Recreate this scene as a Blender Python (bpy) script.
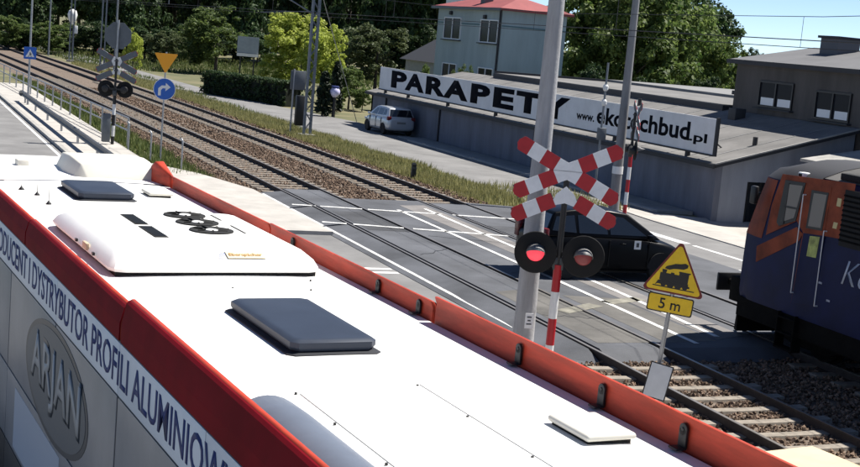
import bpy, bmesh, math, random
from mathutils import Vector, Matrix
import numpy as np
for o in list(bpy.data.objects): bpy.data.objects.remove(o)
scene = bpy.context.scene
COL = scene.collection
rnd = random.Random(7)
PI = math.pi
rad = math.radians

# ------------------------------------------------------------------ camera
F, YAW, PITCH, ROLL, CAMH = 1341.07, rad(22.962), rad(8.315), rad(5.074), 5.369
_fw = Vector((math.sin(YAW)*math.cos(PITCH), math.cos(YAW)*math.cos(PITCH), -math.sin(PITCH)))
_rt = Vector((math.cos(YAW), -math.sin(YAW), 0)); _up = _rt.cross(_fw)
RT = _rt*math.cos(ROLL) + _up*math.sin(ROLL)
UP = -_rt*math.sin(ROLL) + _up*math.cos(ROLL)
CAM = Vector((0, 0, CAMH))
cd = bpy.data.cameras.new('camera'); cam = bpy.data.objects.new('camera', cd); COL.objects.link(cam)
cd.sensor_width = 36; cd.lens = F/860*36; cd.clip_start = 0.05; cd.clip_end = 6000
M = Matrix.Identity(4)
for i in range(3):
    M[i][0], M[i][1], M[i][2], M[i][3] = RT[i], UP[i], -_fw[i], CAM[i]
cam.matrix_world = M
scene.camera = cam
scene.render.resolution_x, scene.render.resolution_y = 1024, 556

# ------------------------------------------------------------------ sky, sun, exposure
SUN_EL = rad(57)
SUN_DIR = Vector((math.cos(SUN_EL)*0.995, math.cos(SUN_EL)*0.06, math.sin(SUN_EL))).normalized()   # towards the sun
world = bpy.data.worlds.new('World'); scene.world = world; world.use_nodes = True
wn = world.node_tree.nodes; wn.clear()
sky = wn.new('ShaderNodeTexSky'); sky.sky_type = 'NISHITA'; sky.sun_disc = False
sky.sun_elevation = SUN_EL; sky.sun_rotation = math.atan2(SUN_DIR.x, SUN_DIR.y)
sky.altitude = 0; sky.air_density = 0.42; sky.dust_density = 0.0; sky.ozone_density = 1.5
bg = wn.new('ShaderNodeBackground'); bg.inputs[1].default_value = 0.085
wo = wn.new('ShaderNodeOutputWorld')
world.node_tree.links.new(sky.outputs[0], bg.inputs[0]); world.node_tree.links.new(bg.outputs[0], wo.inputs[0])
sl = bpy.data.lights.new('sun', 'SUN'); sl.energy = 5.0; sl.angle = rad(0.5); sl.color = (1, 0.955, 0.88)
so = bpy.data.objects.new('sun', sl); COL.objects.link(so)
so.rotation_euler = (-SUN_DIR).to_track_quat('-Z', 'Y').to_euler(); so.location = (0, 0, 30)
scene.view_settings.view_transform = 'Standard'; scene.view_settings.look = 'None'
scene.view_settings.exposure = 0.82; scene.view_settings.gamma = 1

# ------------------------------------------------------------------ pixel -> place (860 x 467 photograph)
def ray(u, v):
    return _fw + RT*((u-430)/F) - UP*((v-233.5)/F)
def G(u, v, z=0.0):
    d = ray(u, v); return CAM + d*((z-CAMH)/d.z)
def PX(u, v, x):
    d = ray(u, v); return CAM + d*(x/d.x)
def PY(u, v, y):
    d = ray(u, v); return CAM + d*(y/d.y)

# ------------------------------------------------------------------ materials
MATS = {}
def mat(name, col, rough=0.7, metal=0.0, var=0.0, scale=4.0, bump=0.0, bscale=None, island=0.0, emit=None, estr=0,
        coat=0.0, col2=None, spec=None, trans=0.0, alpha=None, detail=6.0, mixlo=0.35, mixhi=0.65, streak=None):
    if name in MATS: return MATS[name]
    m = bpy.data.materials.new(name); m.use_nodes = True; nt = m.node_tree; N = nt.nodes; L = nt.links
    p = N['Principled BSDF']; p.inputs['Roughness'].default_value = rough; p.inputs['Metallic'].default_value = metal
    if coat: p.inputs['Coat Weight'].default_value = coat; p.inputs['Coat Roughness'].default_value = 0.08
    if spec is not None: p.inputs['Specular IOR Level'].default_value = spec
    if trans: p.inputs['Transmission Weight'].default_value = trans
    c = (*col, 1)
    tc = N.new('ShaderNodeTexCoord')
    src = None
    if var or col2:
        mp = N.new('ShaderNodeMapping'); L.new(tc.outputs['Object'], mp.inputs[0])
        if streak: mp.inputs['Scale'].default_value = streak
        nz = N.new('ShaderNodeTexNoise'); nz.inputs['Scale'].default_value = scale; nz.inputs['Detail'].default_value = detail
        nz.inputs['Roughness'].default_value = 0.65
        L.new(mp.outputs[0], nz.inputs['Vector'])
        rp = N.new('ShaderNodeValToRGB'); L.new(nz.outputs['Fac'], rp.inputs[0])
        rp.color_ramp.elements[0].position = mixlo; rp.color_ramp.elements[1].position = mixhi
        if col2:
            rp.color_ramp.elements[0].color = c; rp.color_ramp.elements[1].color = (*col2, 1)
        else:
            rp.color_ramp.elements[0].color = (*[x*(1-var) for x in col], 1)
            rp.color_ramp.elements[1].color = (*[min(1, x*(1+var)) for x in col], 1)
        src = rp.outputs[0]
    if island:
        g = N.new('ShaderNodeNewGeometry'); mx = N.new('ShaderNodeMapRange')
        mx.inputs['To Min'].default_value = 1-island; mx.inputs['To Max'].default_value = 1+island
        L.new(g.outputs['Random Per Island'], mx.inputs['Value'])
        mul = N.new('ShaderNodeMix'); mul.data_type = 'RGBA'; mul.blend_type = 'MULTIPLY'; mul.inputs[0].default_value = 1
        if src: L.new(src, mul.inputs[6])
        else: mul.inputs[6].default_value = c
        L.new(mx.outputs[0], mul.inputs[7]); src = mul.outputs[2]
    if src: L.new(src, p.inputs['Base Color'])
    else: p.inputs['Base Color'].default_value = c
    if bump:
        nb = N.new('ShaderNodeTexNoise'); nb.inputs['Scale'].default_value = bscale or scale*6; nb.inputs['Detail'].default_value = 4
        L.new(tc.outputs['Object'], nb.inputs['Vector'])
        b = N.new('ShaderNodeBump'); b.inputs['Strength'].default_value = bump; b.inputs['Distance'].default_value = 0.02
        L.new(nb.outputs['Fac'], b.inputs['Height']); L.new(b.outputs[0], p.inputs['Normal'])
    if emit: p.inputs['Emission Color'].default_value = (*emit, 1); p.inputs['Emission Strength'].default_value = estr
    MATS[name] = m
    return m
def leafmat(name, col, col2, transl=0.35):
    m = bpy.data.materials.new(name); m.use_nodes = True; nt = m.node_tree; N = nt.nodes; L = nt.links; N.clear()
    out = N.new('ShaderNodeOutputMaterial'); mix = N.new('ShaderNodeMixShader'); mix.inputs[0].default_value = transl
    d = N.new('ShaderNodeBsdfPrincipled'); d.inputs['Roughness'].default_value = 0.6; d.inputs['Specular IOR Level'].default_value = 0.3
    t = N.new('ShaderNodeBsdfTranslucent')
    g = N.new('ShaderNodeNewGeometry'); oi = N.new('ShaderNodeObjectInfo')
    rp = N.new('ShaderNodeValToRGB'); rp.color_ramp.elements[0].color = (*col, 1); rp.color_ramp.elements[1].color = (*col2, 1)
    L.new(g.outputs['Random Per Island'], rp.inputs[0])
    hs = N.new('ShaderNodeHueSaturation'); mr = N.new('ShaderNodeMapRange')
    mr.inputs['To Min'].default_value = 0.75; mr.inputs['To Max'].default_value = 1.25
    L.new(oi.outputs['Random'], mr.inputs['Value']); L.new(mr.outputs[0], hs.inputs['Value']); L.new(rp.outputs[0], hs.inputs['Color'])
    L.new(hs.outputs[0], d.inputs['Base Color']); L.new(hs.outputs[0], t.inputs['Color'])
    L.new(d.outputs[0], mix.inputs[1]); L.new(t.outputs[0], mix.inputs[2]); L.new(mix.outputs[0], out.inputs[0])
    MATS[name] = m; return m

ASPH = mat('asphalt', (0.075, 0.078, 0.086), 0.85, var=0.22, scale=0.5, bump=0.3, bscale=60)
ASPH2 = mat('asphalt_pale', (0.175, 0.172, 0.17), 0.85, var=0.2, scale=0.5, detail=10, bump=0.3, bscale=60)
ASPHX = mat('asphalt_crossing', (0.078, 0.082, 0.093), 0.85, var=0.34, scale=0.45, detail=10, bump=0.3, bscale=50)
ASPHO = mat('asphalt_old', (0.17, 0.16, 0.155), 0.9, var=0.22, scale=0.9, bump=0.3, bscale=50)
PAVE = mat('paving', (0.40, 0.38, 0.35), 0.85, var=0.12, scale=1.2, bump=0.2, bscale=30)
PAVEG = mat('paving_grey', (0.26, 0.26, 0.25), 0.85, var=0.15, scale=1.2, bump=0.2, bscale=30)
CONC = mat('concrete', (0.33, 0.32, 0.30), 0.85, var=0.18, scale=3, bump=0.2, bscale=40)
POLEC = mat('pole_concrete', (0.36, 0.36, 0.37), 0.85, var=0.2, scale=2.5, bump=0.25, bscale=25, streak=(2, 2, 0.3))
SLEEP = mat('sleeper_concrete', (0.235, 0.205, 0.17), 0.9, var=0.25, scale=3, bump=0.2, bscale=30)
PAINT = mat('road_paint', (0.34, 0.34, 0.335), 0.75, col2=(0.70, 0.70, 0.68), scale=4, mixlo=.30, mixhi=.52, detail=9)
PAINTY = mat('road_paint_worn', (0.20, 0.19, 0.155), 0.85, var=0.35, scale=3)
RAIL = mat('rail_rust', (0.035, 0.026, 0.022), 0.8, var=0.3, scale=5)
RAILH = mat('rail_head', (0.30, 0.28, 0.26), 0.45, metal=0.8)
GRASSG = mat('ground_grass', (0.075, 0.085, 0.035), 0.95, col2=(0.17, 0.15, 0.08), scale=0.25, bump=0.4, bscale=8)
BALLB = mat('ballast_bed', (0.085, 0.06, 0.045), 0.95, col2=(0.20, 0.155, 0.12), scale=9, bump=0.9, bscale=28, detail=8)
STONE = mat('ballast_stone', (0.17, 0.122, 0.09), 0.95, island=0.7, spec=.1)
GALV = mat('galvanised', (0.36, 0.37, 0.38), 0.5, metal=0.6, var=0.12, scale=3)
STEELD = mat('dark_steel', (0.07, 0.075, 0.08), 0.55, metal=0.4)
MASTM = mat('mast_paint', (0.19, 0.21, 0.235), 0.6, metal=0.3, var=0.15, scale=2)
BLACK = mat('black_paint', (0.012, 0.012, 0.013), 0.5)
BLACKM = mat('matt_black', (0.01, 0.01, 0.01), 0.9)
WHITE = mat('white_paint', (0.75, 0.75, 0.74), 0.45, var=0.05, scale=3)
SIGNW = mat('sign_white', (0.78, 0.79, 0.80), 0.5, var=0.06, scale=6)
SIGNR = mat('sign_red', (0.42, 0.010, 0.018), 0.45, var=0.1, scale=6)
SIGNB = mat('sign_back', (0.11, 0.125, 0.14), 0.6, var=0.1)
SIGNY = mat('sign_yellow', (0.80, 0.53, 0.012), 0.5, var=0.08, scale=8)
SIGNO = mat('sign_orange', (0.88, 0.36, 0.01), 0.5)
SIGNBL = mat('sign_blue', (0.012, 0.11, 0.48), 0.45)
RUBBER = mat('rubber', (0.012, 0.012, 0.012), 0.85)
GLASSD = mat('dark_glass', (0.012, 0.015, 0.02), 0.06, coat=0.5)
GLASSW = mat('window_glass', (0.02, 0.022, 0.028), 0.2, spec=.07)
RIM = mat('alloy', (0.45, 0.46, 0.48), 0.35, metal=0.8)

# ------------------------------------------------------------------ mesh helpers
class MB:
    def __init__(s): s.v = []; s.f = []
    def add(s, vs, fs):
        k = len(s.v); s.v += [tuple(p) for p in vs]; s.f += [tuple(i+k for i in f) for f in fs]; return s
    def box(s, c, d, R=None):
        vs = []
        for z in (-.5, .5):
            for x, y in ((-.5, -.5), (.5, -.5), (.5, .5), (-.5, .5)):
                p = Vector((x*d[0], y*d[1], z*d[2]))
                if R is not None: p = R @ p
                vs.append(p+Vector(c))
        return s.add(vs, [(3, 2, 1, 0), (4, 5, 6, 7), (0, 1, 5, 4), (1, 2, 6, 5), (2, 3, 7, 6), (3, 0, 4, 7)])
    def bx(s, x0, x1, y0, y1, z0, z1):
        return s.box(((x0+x1)/2, (y0+y1)/2, (z0+z1)/2), (x1-x0, y1-y0, z1-z0))
    def tube(s, a, b, r, r2=None, n=10):
        a, b = Vector(a), Vector(b); r2 = r if r2 is None else r2
        d = (b-a).normalized(); q = d.to_track_quat('Z', 'Y'); X = q @ Vector((1, 0, 0)); Y = q @ Vector((0, 1, 0))
        vs = []
        for c, rr in ((a, r), (b, r2)):
            for i in range(n):
                t = 2*PI*i/n; vs.append(c+X*(rr*math.cos(t))+Y*(rr*math.sin(t)))
        fs = [(i, (i+1) % n, n+(i+1) % n, n+i) for i in range(n)]
        fs += [tuple(range(n-1, -1, -1)), tuple(range(n, 2*n))]
        return s.add(vs, fs)
    def path(s, pts, r, n=8):
        for a, b in zip(pts[:-1], pts[1:]):
            s.tube(a, b, r, n=n)
        return s
    def prism(s, pts, h, R=None, o=(0, 0, 0)):
        """polygon (x,z) in the local XZ plane, front face at y=0, thickness h towards +y"""
        n = len(pts); vs = []
        for y in (0, h):
            for x, z in pts:
                p = Vector((x, y, z)); p = R @ p if R is not None else p
                vs.append(p+Vector(o))
        fs = [tuple(range(n)), tuple(range(2*n-1, n-1, -1))]
        fs += [(i, i+n, (i+1) % n+n, (i+1) % n) for i in range(n)]
        return s.add(vs, fs)
    def slab(s, pts, z0, z1):
        n = len(pts)
        vs = [(x, y, z0) for x, y in pts]+[(x, y, z1) for x, y in pts]
        fs = [tuple(range(n-1, -1, -1)), tuple(range(n, 2*n))]+[(i, (i+1) % n, (i+1) % n+n, i+n) for i in range(n)]
        return s.add(vs, fs)
    def lathe(s, prof, n=20, R=None, o=(0, 0, 0)):
        vs = []
        for r, z in prof:
            for i in range(n):
                t = 2*PI*i/n; p = Vector((r*math.cos(t), r*math.sin(t), z)); p = R @ p if R is not None else p
                vs.append(p+Vector(o))
        fs = []
        for k in range(len(prof)-1):
            for i in range(n):
                j = (i+1) % n; fs.append((k*n+i, k*n+j, (k+1)*n+j, (k+1)*n+i))
        fs += [tuple(range(n-1, -1, -1)), tuple(range((len(prof)-1)*n, len(prof)*n))]
        return s.add(vs, fs)
    def loft(s, rings, closed=True, caps=True):
        n = len(rings[0]); vs = [p for r in rings for p in r]; fs = []
        for k in range(len(rings)-1):
            for i in range(n if closed else n-1):
                j = (i+1) % n; fs.append((k*n+i, k*n+j, (k+1)*n+j, (k+1)*n+i))
        if caps: fs += [tuple(range(n-1, -1, -1)), tuple(range((len(rings)-1)*n, len(rings)*n))]
        return s.add(vs, fs)
    def build(s, name, m, parent=None, bevel=0, seg=2, smooth=None, sub=0, loc=None, fixn=True):
        me = bpy.data.meshes.new(name); me.from_pydata(s.v, [], s.f)
        if fixn or bevel:
            bm = bmesh.new(); bm.from_mesh(me)
            if fixn: bmesh.ops.recalc_face_normals(bm, faces=bm.faces)
            if bevel:
                es = [e for e in bm.edges if len(e.link_faces) == 2 and e.calc_face_angle(0) > 0.5]
                bmesh.ops.bevel(bm, geom=es, offset=bevel, segments=seg, profile=0.5, affect='EDGES', clamp_overlap=True)
            bm.to_mesh(me); bm.free()
        o = bpy.data.objects.new(name, me); COL.objects.link(o)
        me.materials.append(m)
        if smooth or bevel or sub:
            me.polygons.foreach_set('use_smooth', [True]*len(me.polygons))
            me.set_sharp_from_angle(angle=rad(smooth or 40))
        if sub:
            md = o.modifiers.new('sub', 'SUBSURF'); md.levels = md.render_levels = sub
        if parent: o.parent = parent
        if loc: o.location = loc
        return o
def tag(o, label=None, cat=None, group=None, kind=None):
    if label: o['label'] = label
    if cat: o['category'] = cat
    if group: o['group'] = group
    if kind: o['kind'] = kind
    return o
def thing(name, label, cat, loc=(0, 0, 0), rz=0, group=None):
    o = bpy.data.objects.new(name, None); COL.objects.link(o); o.location = loc; o.rotation_euler = (0, 0, rz)
    o.empty_display_size = 0.2
    return tag(o, label, cat, group)
def struct(name, mb, m, **k):
    o = mb.build(name, m, **k); o['kind'] = 'structure'; return o
def copy_tree(o, parent=None):
    c = o.copy(); COL.objects.link(c); c.parent = parent
    for ch in list(o.children): copy_tree(ch, c)
    return c
def sheet(pts, z):
    return MB().add([(x, y, z) for x, y in pts], [tuple(range(len(pts)))])
def strip(a, b, w, z):
    a = Vector((a[0], a[1], 0)); b = Vector((b[0], b[1], 0)); d = (b-a).normalized(); n = Vector((-d.y, d.x, 0))*w/2
    return MB().add([(p.x, p.y, z) for p in (a-n, b-n, b+n, a+n)], [(0, 1, 2, 3)])
def text(name, body, m, parent, M4, width=None, height=None, depth=0.006, offset=0.0, shear=0.0):
    """text as mesh in local XZ plane (reads along +x, up +z, faces -y), fitted to width/height, then M4"""
    cu = bpy.data.curves.new('t', 'FONT'); cu.body = body; cu.size = 1; cu.offset = offset; cu.shear = shear; cu.resolution_u = 3
    cu.extrude = 0.0
    to = bpy.data.objects.new('t', cu); COL.objects.link(to)
    dg = bpy.context.evaluated_depsgraph_get()
    me = bpy.data.meshes.new_from_object(to.evaluated_get(dg)); bpy.data.objects.remove(to); bpy.data.curves.remove(cu)
    co = np.empty(len(me.vertices)*3); me.vertices.foreach_get('co', co); co = co.reshape(-1, 3)
    mn, mx = co[:, :2].min(0), co[:, :2].max(0)
    sx = width/(mx[0]-mn[0]) if width else 1; sy = height/(mx[1]-mn[1]) if height else sx
    if not width: sx = sy
    x = (co[:, 0]-mn[0])*sx; z = (co[:, 1]-mn[1])*sy
    me.vertices.foreach_set('co', np.stack([x, np.zeros_like(x), z], 1).ravel())
    bm = bmesh.new(); bm.from_mesh(me)
    bmesh.ops.remove_doubles(bm, verts=bm.verts, dist=1e-5)
    r = bmesh.ops.extrude_face_region(bm, geom=bm.faces[:])
    vs = [e for e in r['geom'] if isinstance(e, bmesh.types.BMVert)]
    bmesh.ops.translate(bm, verts=vs, vec=(0, -depth, 0))
    bmesh.ops.recalc_face_normals(bm, faces=bm.faces)
    bm.to_mesh(me); bm.free(); me.transform(M4); me.name = name
    o = bpy.data.objects.new(name, me); COL.objects.link(o); me.materials.clear(); me.materials.append(m)
    if parent: o.parent = parent
    return o
def facing(n):
    """3x3 whose -y column looks along n (horizontal): sign boards built in XZ, front towards n"""
    n = Vector((n[0], n[1], 0)).normalized(); y = -n; x = Vector((y.y, -y.x, 0))
    return Matrix((x, y, Vector((0, 0, 1)))).transposed()

# ------------------------------------------------------------------ track geometry
XA, DSP = 12.062, 2.694
def cv(y): return -4.635e-4*(y-40)**2/(1+abs(y-40)/100)
XR = [XA, XA+1.5, XA+1.5+DSP, XA+3+DSP]
RTOP = 0.17      # rail head height
ZC = 0.155       # crossing surface height at the rails

# ------------------------------------------------------------------ ground
def gz(x, y):
    def ss(t): t = max(0, min(1, t)); return t*t*(3-2*t)
    return -0.06-0.55*ss((x-25.2)/2.5)*ss((40.5-y)/3.5)
xs = [-600, -200, -80, -30, -10, 0, 8, 12, 18, 22, 24]+[25+0.5*i for i in range(18)]+[36, 45, 60, 90, 150, 300, 700, 1500]
ys = [-300, -100, -40, -10, 5]+[15+1.5*i for i in range(22)]+[52, 60, 75, 100, 150, 250, 400, 800, 3000]
mb = MB(); vs = [(x, y, gz(x, y)) for y in ys for x in xs]; nx = len(xs)
mb.add(vs, [(j*nx+i, j*nx+i+1, (j+1)*nx+i+1, (j+1)*nx+i) for j in range(len(ys)-1) for i in range(nx-1)])
struct('ground', mb, GRASSG, smooth=60)

# main road along the tracks, with the branch to the crossing
road = struct('road', sheet([(-8, -30), (6.5, -30), (6.5, 22.0), (11.2, 22.0), (11.2, 33.1), (6.5, 33.4), (6.5, 300), (-8, 300)], 0.0), ASPH2)
def mark(name, parent, a, b, w, z, m=PAINT): return strip(a, b, w, z).build(name, m, parent, fixn=False)
for a, b, w in [((6.25, 34), (6.25, 200), 0.12), ((9.84, 28.5), (11.15, 28.4), 0.2), ((9.84, 28.05), (11.15, 27.95), 0.2)]:
    mark('edge_line', road, a, b, w, 0.004)
for k in range(5):
    mark('zebra_bar', road, (5.6-k*1.0, 70.5), (5.6-k*1.0, 75.5), 0.5, 0.004)
for k in range(14):
    mark('lane_line', road, (-0.6, 30+k*8), (-0.6, 34+k*8), 0.12, 0.004)
# kerbed pavements
def kerb_slab(name, pts, z0, z1, m, kerb=True):
    return struct(name, MB().slab(pts, z0, z1), m)
kerb_slab('pavement', [(6.68, 33.3), (11.25, 33.05), (11.25, 41.2), (10.3, 45), (9.1, 47.5), (9.0, 90), (6.68, 90)], -0.2, 0.10, PAVE)
kerb_slab('kerb', [(6.5, 33.4), (6.68, 33.3), (6.68, 90), (6.5, 90)], -0.2, 0.115, CONC)
kerb_slab('pavement', [(6.6, 8), (11.1, 8), (11.1, 21.8), (6.6, 22.0)], -0.2, 0.10, PAVE)
# ballast bed
mb = MB(); rings = []
yy = [-20]+[5+3*i for i in range(60)]+[190+20*i for i in range(12)]
for y in yy:
    c = cv(y); rings.append([(x+c, y, z) for x, z in ((10.4, -0.12), (11.2, -0.02), (12.8, -0.005), (14.9, -0.03), (17, -0.005), (18.6, -0.02), (19.3, -0.12))])
mb.loft(rings, closed=False, caps=False)
bed = struct('ballast_bed', mb, BALLB, smooth=60)
def stones(rng, spots, name, parent_kind='stuff'):
    ocv = np.array([(1, 0, 0), (-1, 0, 0), (0, 1, 0), (0, -1, 0), (0, 0, 1), (0, 0, -1)], float)
    ocf = np.array([(0, 2, 4), (2, 1, 4), (1, 3, 4), (3, 0, 4), (2, 0, 5), (1, 2, 5), (3, 1, 5), (0, 3, 5)])
    n = len(spots); sp = np.array(spots)
    q = rng.normal(size=(n, 3, 3)); Q, _ = np.linalg.qr(q)
    sc = rng.uniform(.55, 1.2, (n, 6, 1))*sp[:, 3][:, None, None]
    V = np.einsum('nij,kj->nki', Q, ocv)*sc + sp[:, None, :3]
    Fc = ocf[None]+6*np.arange(n)[:, None, None]
    me = bpy.data.meshes.new(name); me.from_pydata(V.reshape(-1, 3).tolist(), [], Fc.reshape(-1, 3).tolist())
    o = bpy.data.objects.new(name, me); COL.objects.link(o); me.materials.append(STONE); return o
rng = np.random.default_rng(3)
sp = []
def scatter(n, x0, x1, y0, y1, s0, s1, onsleep=False):
    X = rng.uniform(x0, x1, n); Y = rng.uniform(y0, y1, n); S = rng.uniform(s0, s1, n)
    for x, y, s in zip(X, Y, S):
        k = min(((y-11.2) % .63), .63-((y-11.2) % .63)) if y < 30 else min(((y-40.6) % .63), .63-((y-40.6) % .63))
        k2 = min(((y-39.6) % .63), .63-((y-39.6) % .63))
        if (abs(x-XR[0]-.75) < 1.26 and k < .125) or (abs(x-XR[2]-.75) < 1.26 and k2 < .125): continue
        sp.append((x+cv(y), y, 0.0+rng.uniform(-.01, .025), s))
scatter(9000, 10.9, 14.9, 10.5, 19.9, .028, .05)
scatter(8000, 14.9, 19.0, 10.5, 19.9, .03, .05)
scatter(17000, 10.7, 19.2, 40.2, 62, .03, .058)
scatter(9000, 10.7, 19.2, 62, 92, .04, .07)
bs = stones(rng, sp, 'ballast_stones'); tag(bs, 'brownish crushed stone ballast around the rails', 'gravel', kind='stuff')

# ------------------------------------------------------------------ tracks
def rail_prof(): return [(-.07, 0), (.07, 0), (.07, .015), (.012, .035), (.012, .13), (.036, .14), (.036, RTOP-.002), (-.036, RTOP-.002), (-.036, .14), (-.012, .13), (-.012, .035), (-.07, .015)]
sl_me = None
def railway(i, label, seg):
    t = thing('railway_track', label, 'railway track', (0, 0, 0), 0, None)
    for k in (0, 1):
        x0 = XR[i*2+k]; rings = []
        for y in [-20]+[4*j for j in range(2, 50)]+[205, 230, 260, 300, 350, 420]:
            rings.append([(x0+cv(y)+a, y, b) for a, b in rail_prof()])
        r = MB().loft(rings).build('rail', RAIL, t, fixn=True)
        h = MB().loft([[(x0+cv(y)+a, y, RTOP+b) for a, b in ((-.03, -.001), (.03, -.001), (.03, .003), (-.03, .003))] for y in [-20]+[4*j for j in range(2, 50)]+[205, 230, 260, 300, 350, 420]]).build('rail_head', RAILH, r)
    global sl_me
    if sl_me is None:
        s = MB().loft([[(-1.28, -.13, -.1), (-1.28, .13, -.1), (-1.28, .10, .02), (-1.28, -.10, .02)], [(-.35, -.12, -.1), (-.35, .12, -.1), (-.35, .09, -.005), (-.35, -.09, -.005)],
                       [(.35, -.12, -.1), (.35, .12, -.1), (.35, .09, -.005), (.35, -.09, -.005)], [(1.28, -.13, -.1), (1.28, .13, -.1), (1.28, .10, .02), (1.28, -.10, .02)]]).build('sleeper', SLEEP, t)
        sl_me = s.data; bpy.data.objects.remove(s)
    xc = XR[i*2]+.75
    for y0, y1 in seg:
        y = y0
        while y < y1:
            o = bpy.data.objects.new('sleeper', sl_me); COL.objects.link(o); o.parent = t
            o.location = (xc+cv(y)+rnd.uniform(-.02, .02), y, 0.04); o.rotation_euler = (0, 0, rnd.uniform(-.008, .008)); y += 0.63
    return t
railway(0, 'near railway track beside the road and bus, pale concrete sleepers', ((11.2, 20.0), (40.6, 100)))
railway(1, 'far railway track carrying the blue locomotive', ((11.2, 20.0), (39.6, 100)))

# ------------------------------------------------------------------ level crossing surface (asphalt strips between the rails)
cr = None
W_EDGE, S_EDGE = 40.6, 20.3
def xstrip(xa, xb, za, zb, name='crossing_road', y0=S_EDGE, y1=W_EDGE, m=ASPHX, parent=None, side_a=0, side_b=0):
    ys_ = [y0+(y1-y0)*i/8 for i in range(9)]
    rings = [[(xa+(cv(y) if side_a else 0), y, -.1), (xb+(cv(y) if side_b else 0), y, -.1), (xb+(cv(y) if side_b else 0), y, zb), (xa+(cv(y) if side_a else 0), y, za)] for y in ys_]
    lo = lambda R_, dy: [(p[0], p[1]+dy, -.1 if p[2] < -.05 else .005) for p in R_]
    rings = [lo(rings[0], -.5)]+rings+[lo(rings[-1], .4)]
    return MB().loft(rings).build(name, m, parent)
cr = xstrip(11.2, XR[0]-.075, 0.01, ZC, 'crossing_road', side_b=1); cr['kind'] = 'structure'
xstrip(XR[0]+.15, XR[1]-.12, ZC, ZC, 'crossing_panel', parent=cr, side_a=1, side_b=1, y1=41.2)
xstrip(XR[1]+.05, XR[2]-.075, ZC, ZC, 'crossing_panel', parent=cr, side_a=1, side_b=1, y1=39.4)
xstrip(XR[2]+.15, XR[3]-.12, ZC, ZC, 'crossing_panel', parent=cr, side_a=1, side_b=1, y1=39.0)
xstrip(XR[3]+.05, 21.2, ZC, 0.012, 'crossing_panel', parent=cr, side_a=1, y1=39.5, y0=16)
mb = sheet([(14.98, S_EDGE+.6), (15.78, S_EDGE+.9), (15.98, 38.4), (15.08, 38.2)], ZC+.004); mb.build('old_asphalt_strip', ASPHO, cr, fixn=False)
PATCH = mat('asphalt_patch', (0.105, 0.10, 0.092), 0.88, var=0.3, scale=0.8, bump=0.3, bscale=50, detail=10)
PATCHD = mat('asphalt_patch_dark', (0.052, 0.054, 0.06), 0.88, var=0.3, scale=0.8, bump=0.3, bscale=50, detail=10)
for m_, q_ in ((PATCH, [(12.25, 20.7), (13.35, 20.7), (13.40, 25.6), (12.30, 25.2)]), (PATCHD, [(12.3, 33.2), (13.4, 33.0), (13.42, 36.6), (12.32, 36.4)]), (PATCH, [(13.7, 20.7), (14.9, 20.8), (14.92, 24.6), (13.75, 24.9)]), (PATCHD, [(16.45, 31.0), (17.5, 31.2), (17.5, 34.4), (16.45, 34.6)])):
    sheet(q_, ZC+.0035).build('repair_patch', m_, cr, fixn=False)
TAR = mat('tar_seam', (.018, .018, .02), .6)
for (xa, ya), (xb, yb) in (((12.3, 29.5), (13.4, 30.4)), ((13.7, 27.3), (15.0, 27.9)), ((16.4, 24.6), (17.5, 25.3)), ((13.7, 32.4), (16.0, 31.5)), ((12.3, 23.0), (13.4, 22.6))):
    g = MB(); pr = None
    for k in range(9):
        f = k/8; p = (xa+(xb-xa)*f+rnd.uniform(-.04, .04), ya+(yb-ya)*f+rnd.uniform(-.09, .09))
        if pr: g.add(*(lambda z_: (z_.v, z_.f))(strip(pr, p, .03, ZC+.006)))
        pr = p
    g.build('tar_seam', TAR, cr, fixn=False)
def mk(name, uv0, uv1, w, z=ZC+.009, m=PAINT):
    a = G(*uv0, ZC); b = G(*uv1, ZC); return mark(name, cr, a, b, w, z, m)
mk('edge_line', (398, 210), (585, 293), .12); mk('edge_line', (585, 293), (697, 344), .12)
mk('edge_line', (425, 209), (616, 291), .12); mk('edge_line', (616, 291), (717, 337), .12)
MB().add([(11.35, 22.4, .0445), (11.43, 22.4, .0575), (11.43, 40.6, .0575), (11.35, 40.6, .0445)], [(0, 1, 2, 3)]).build('edge_line', PAINT, cr, fixn=False)
def dashes(p0, p1, w, cuts, name='guide_line'):
    for a, b in cuts:
        q0 = [p0[i]+(p1[i]-p0[i])*a for i in (0, 1)]; q1 = [p0[i]+(p1[i]-p0[i])*b for i in (0, 1)]
        mk(name, q0, q1, w)
dashes((292, 204.5), (518, 219.5), .17, ((.0, .105), (.125, .31), (.335, .665), (.71, .985)))
dashes((322, 222), (512, 236.5), .17, ((.0, .13), (.165, .43), (.48, .98)))
mk('worn_band', (562, 312), (596, 305), .35, m=PAINTY); mk('worn_band', (606, 303), (640, 299), .35, m=PAINTY)

# far street and forecourt
mb = MB()
yy = [-30, 10, 20, 30, 38, 45, 55, 65, 75, 85, 95, 105, 115, 125, 140, 160, 200]
def near_edge(y): return 21.0 if y < 60 else 21.0+cv(y)*1.0
def far_edge(y): return 26.6 if y < 76 else max(24.2+cv(y), 26.6-(y-76)*.22)
vs = []
for y in yy:
    e = far_edge(y)
    if y < 40: e = 25.0
    vs += [(near_edge(y), y, 0.0 if y < 300 else 0), (e, y, 0.0)]
mb.add(vs, [(2*i, 2*i+1, 2*i+3, 2*i+2) for i in range(len(yy)-1)])
fs = struct('street', mb, ASPH2, fixn=False)
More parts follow.
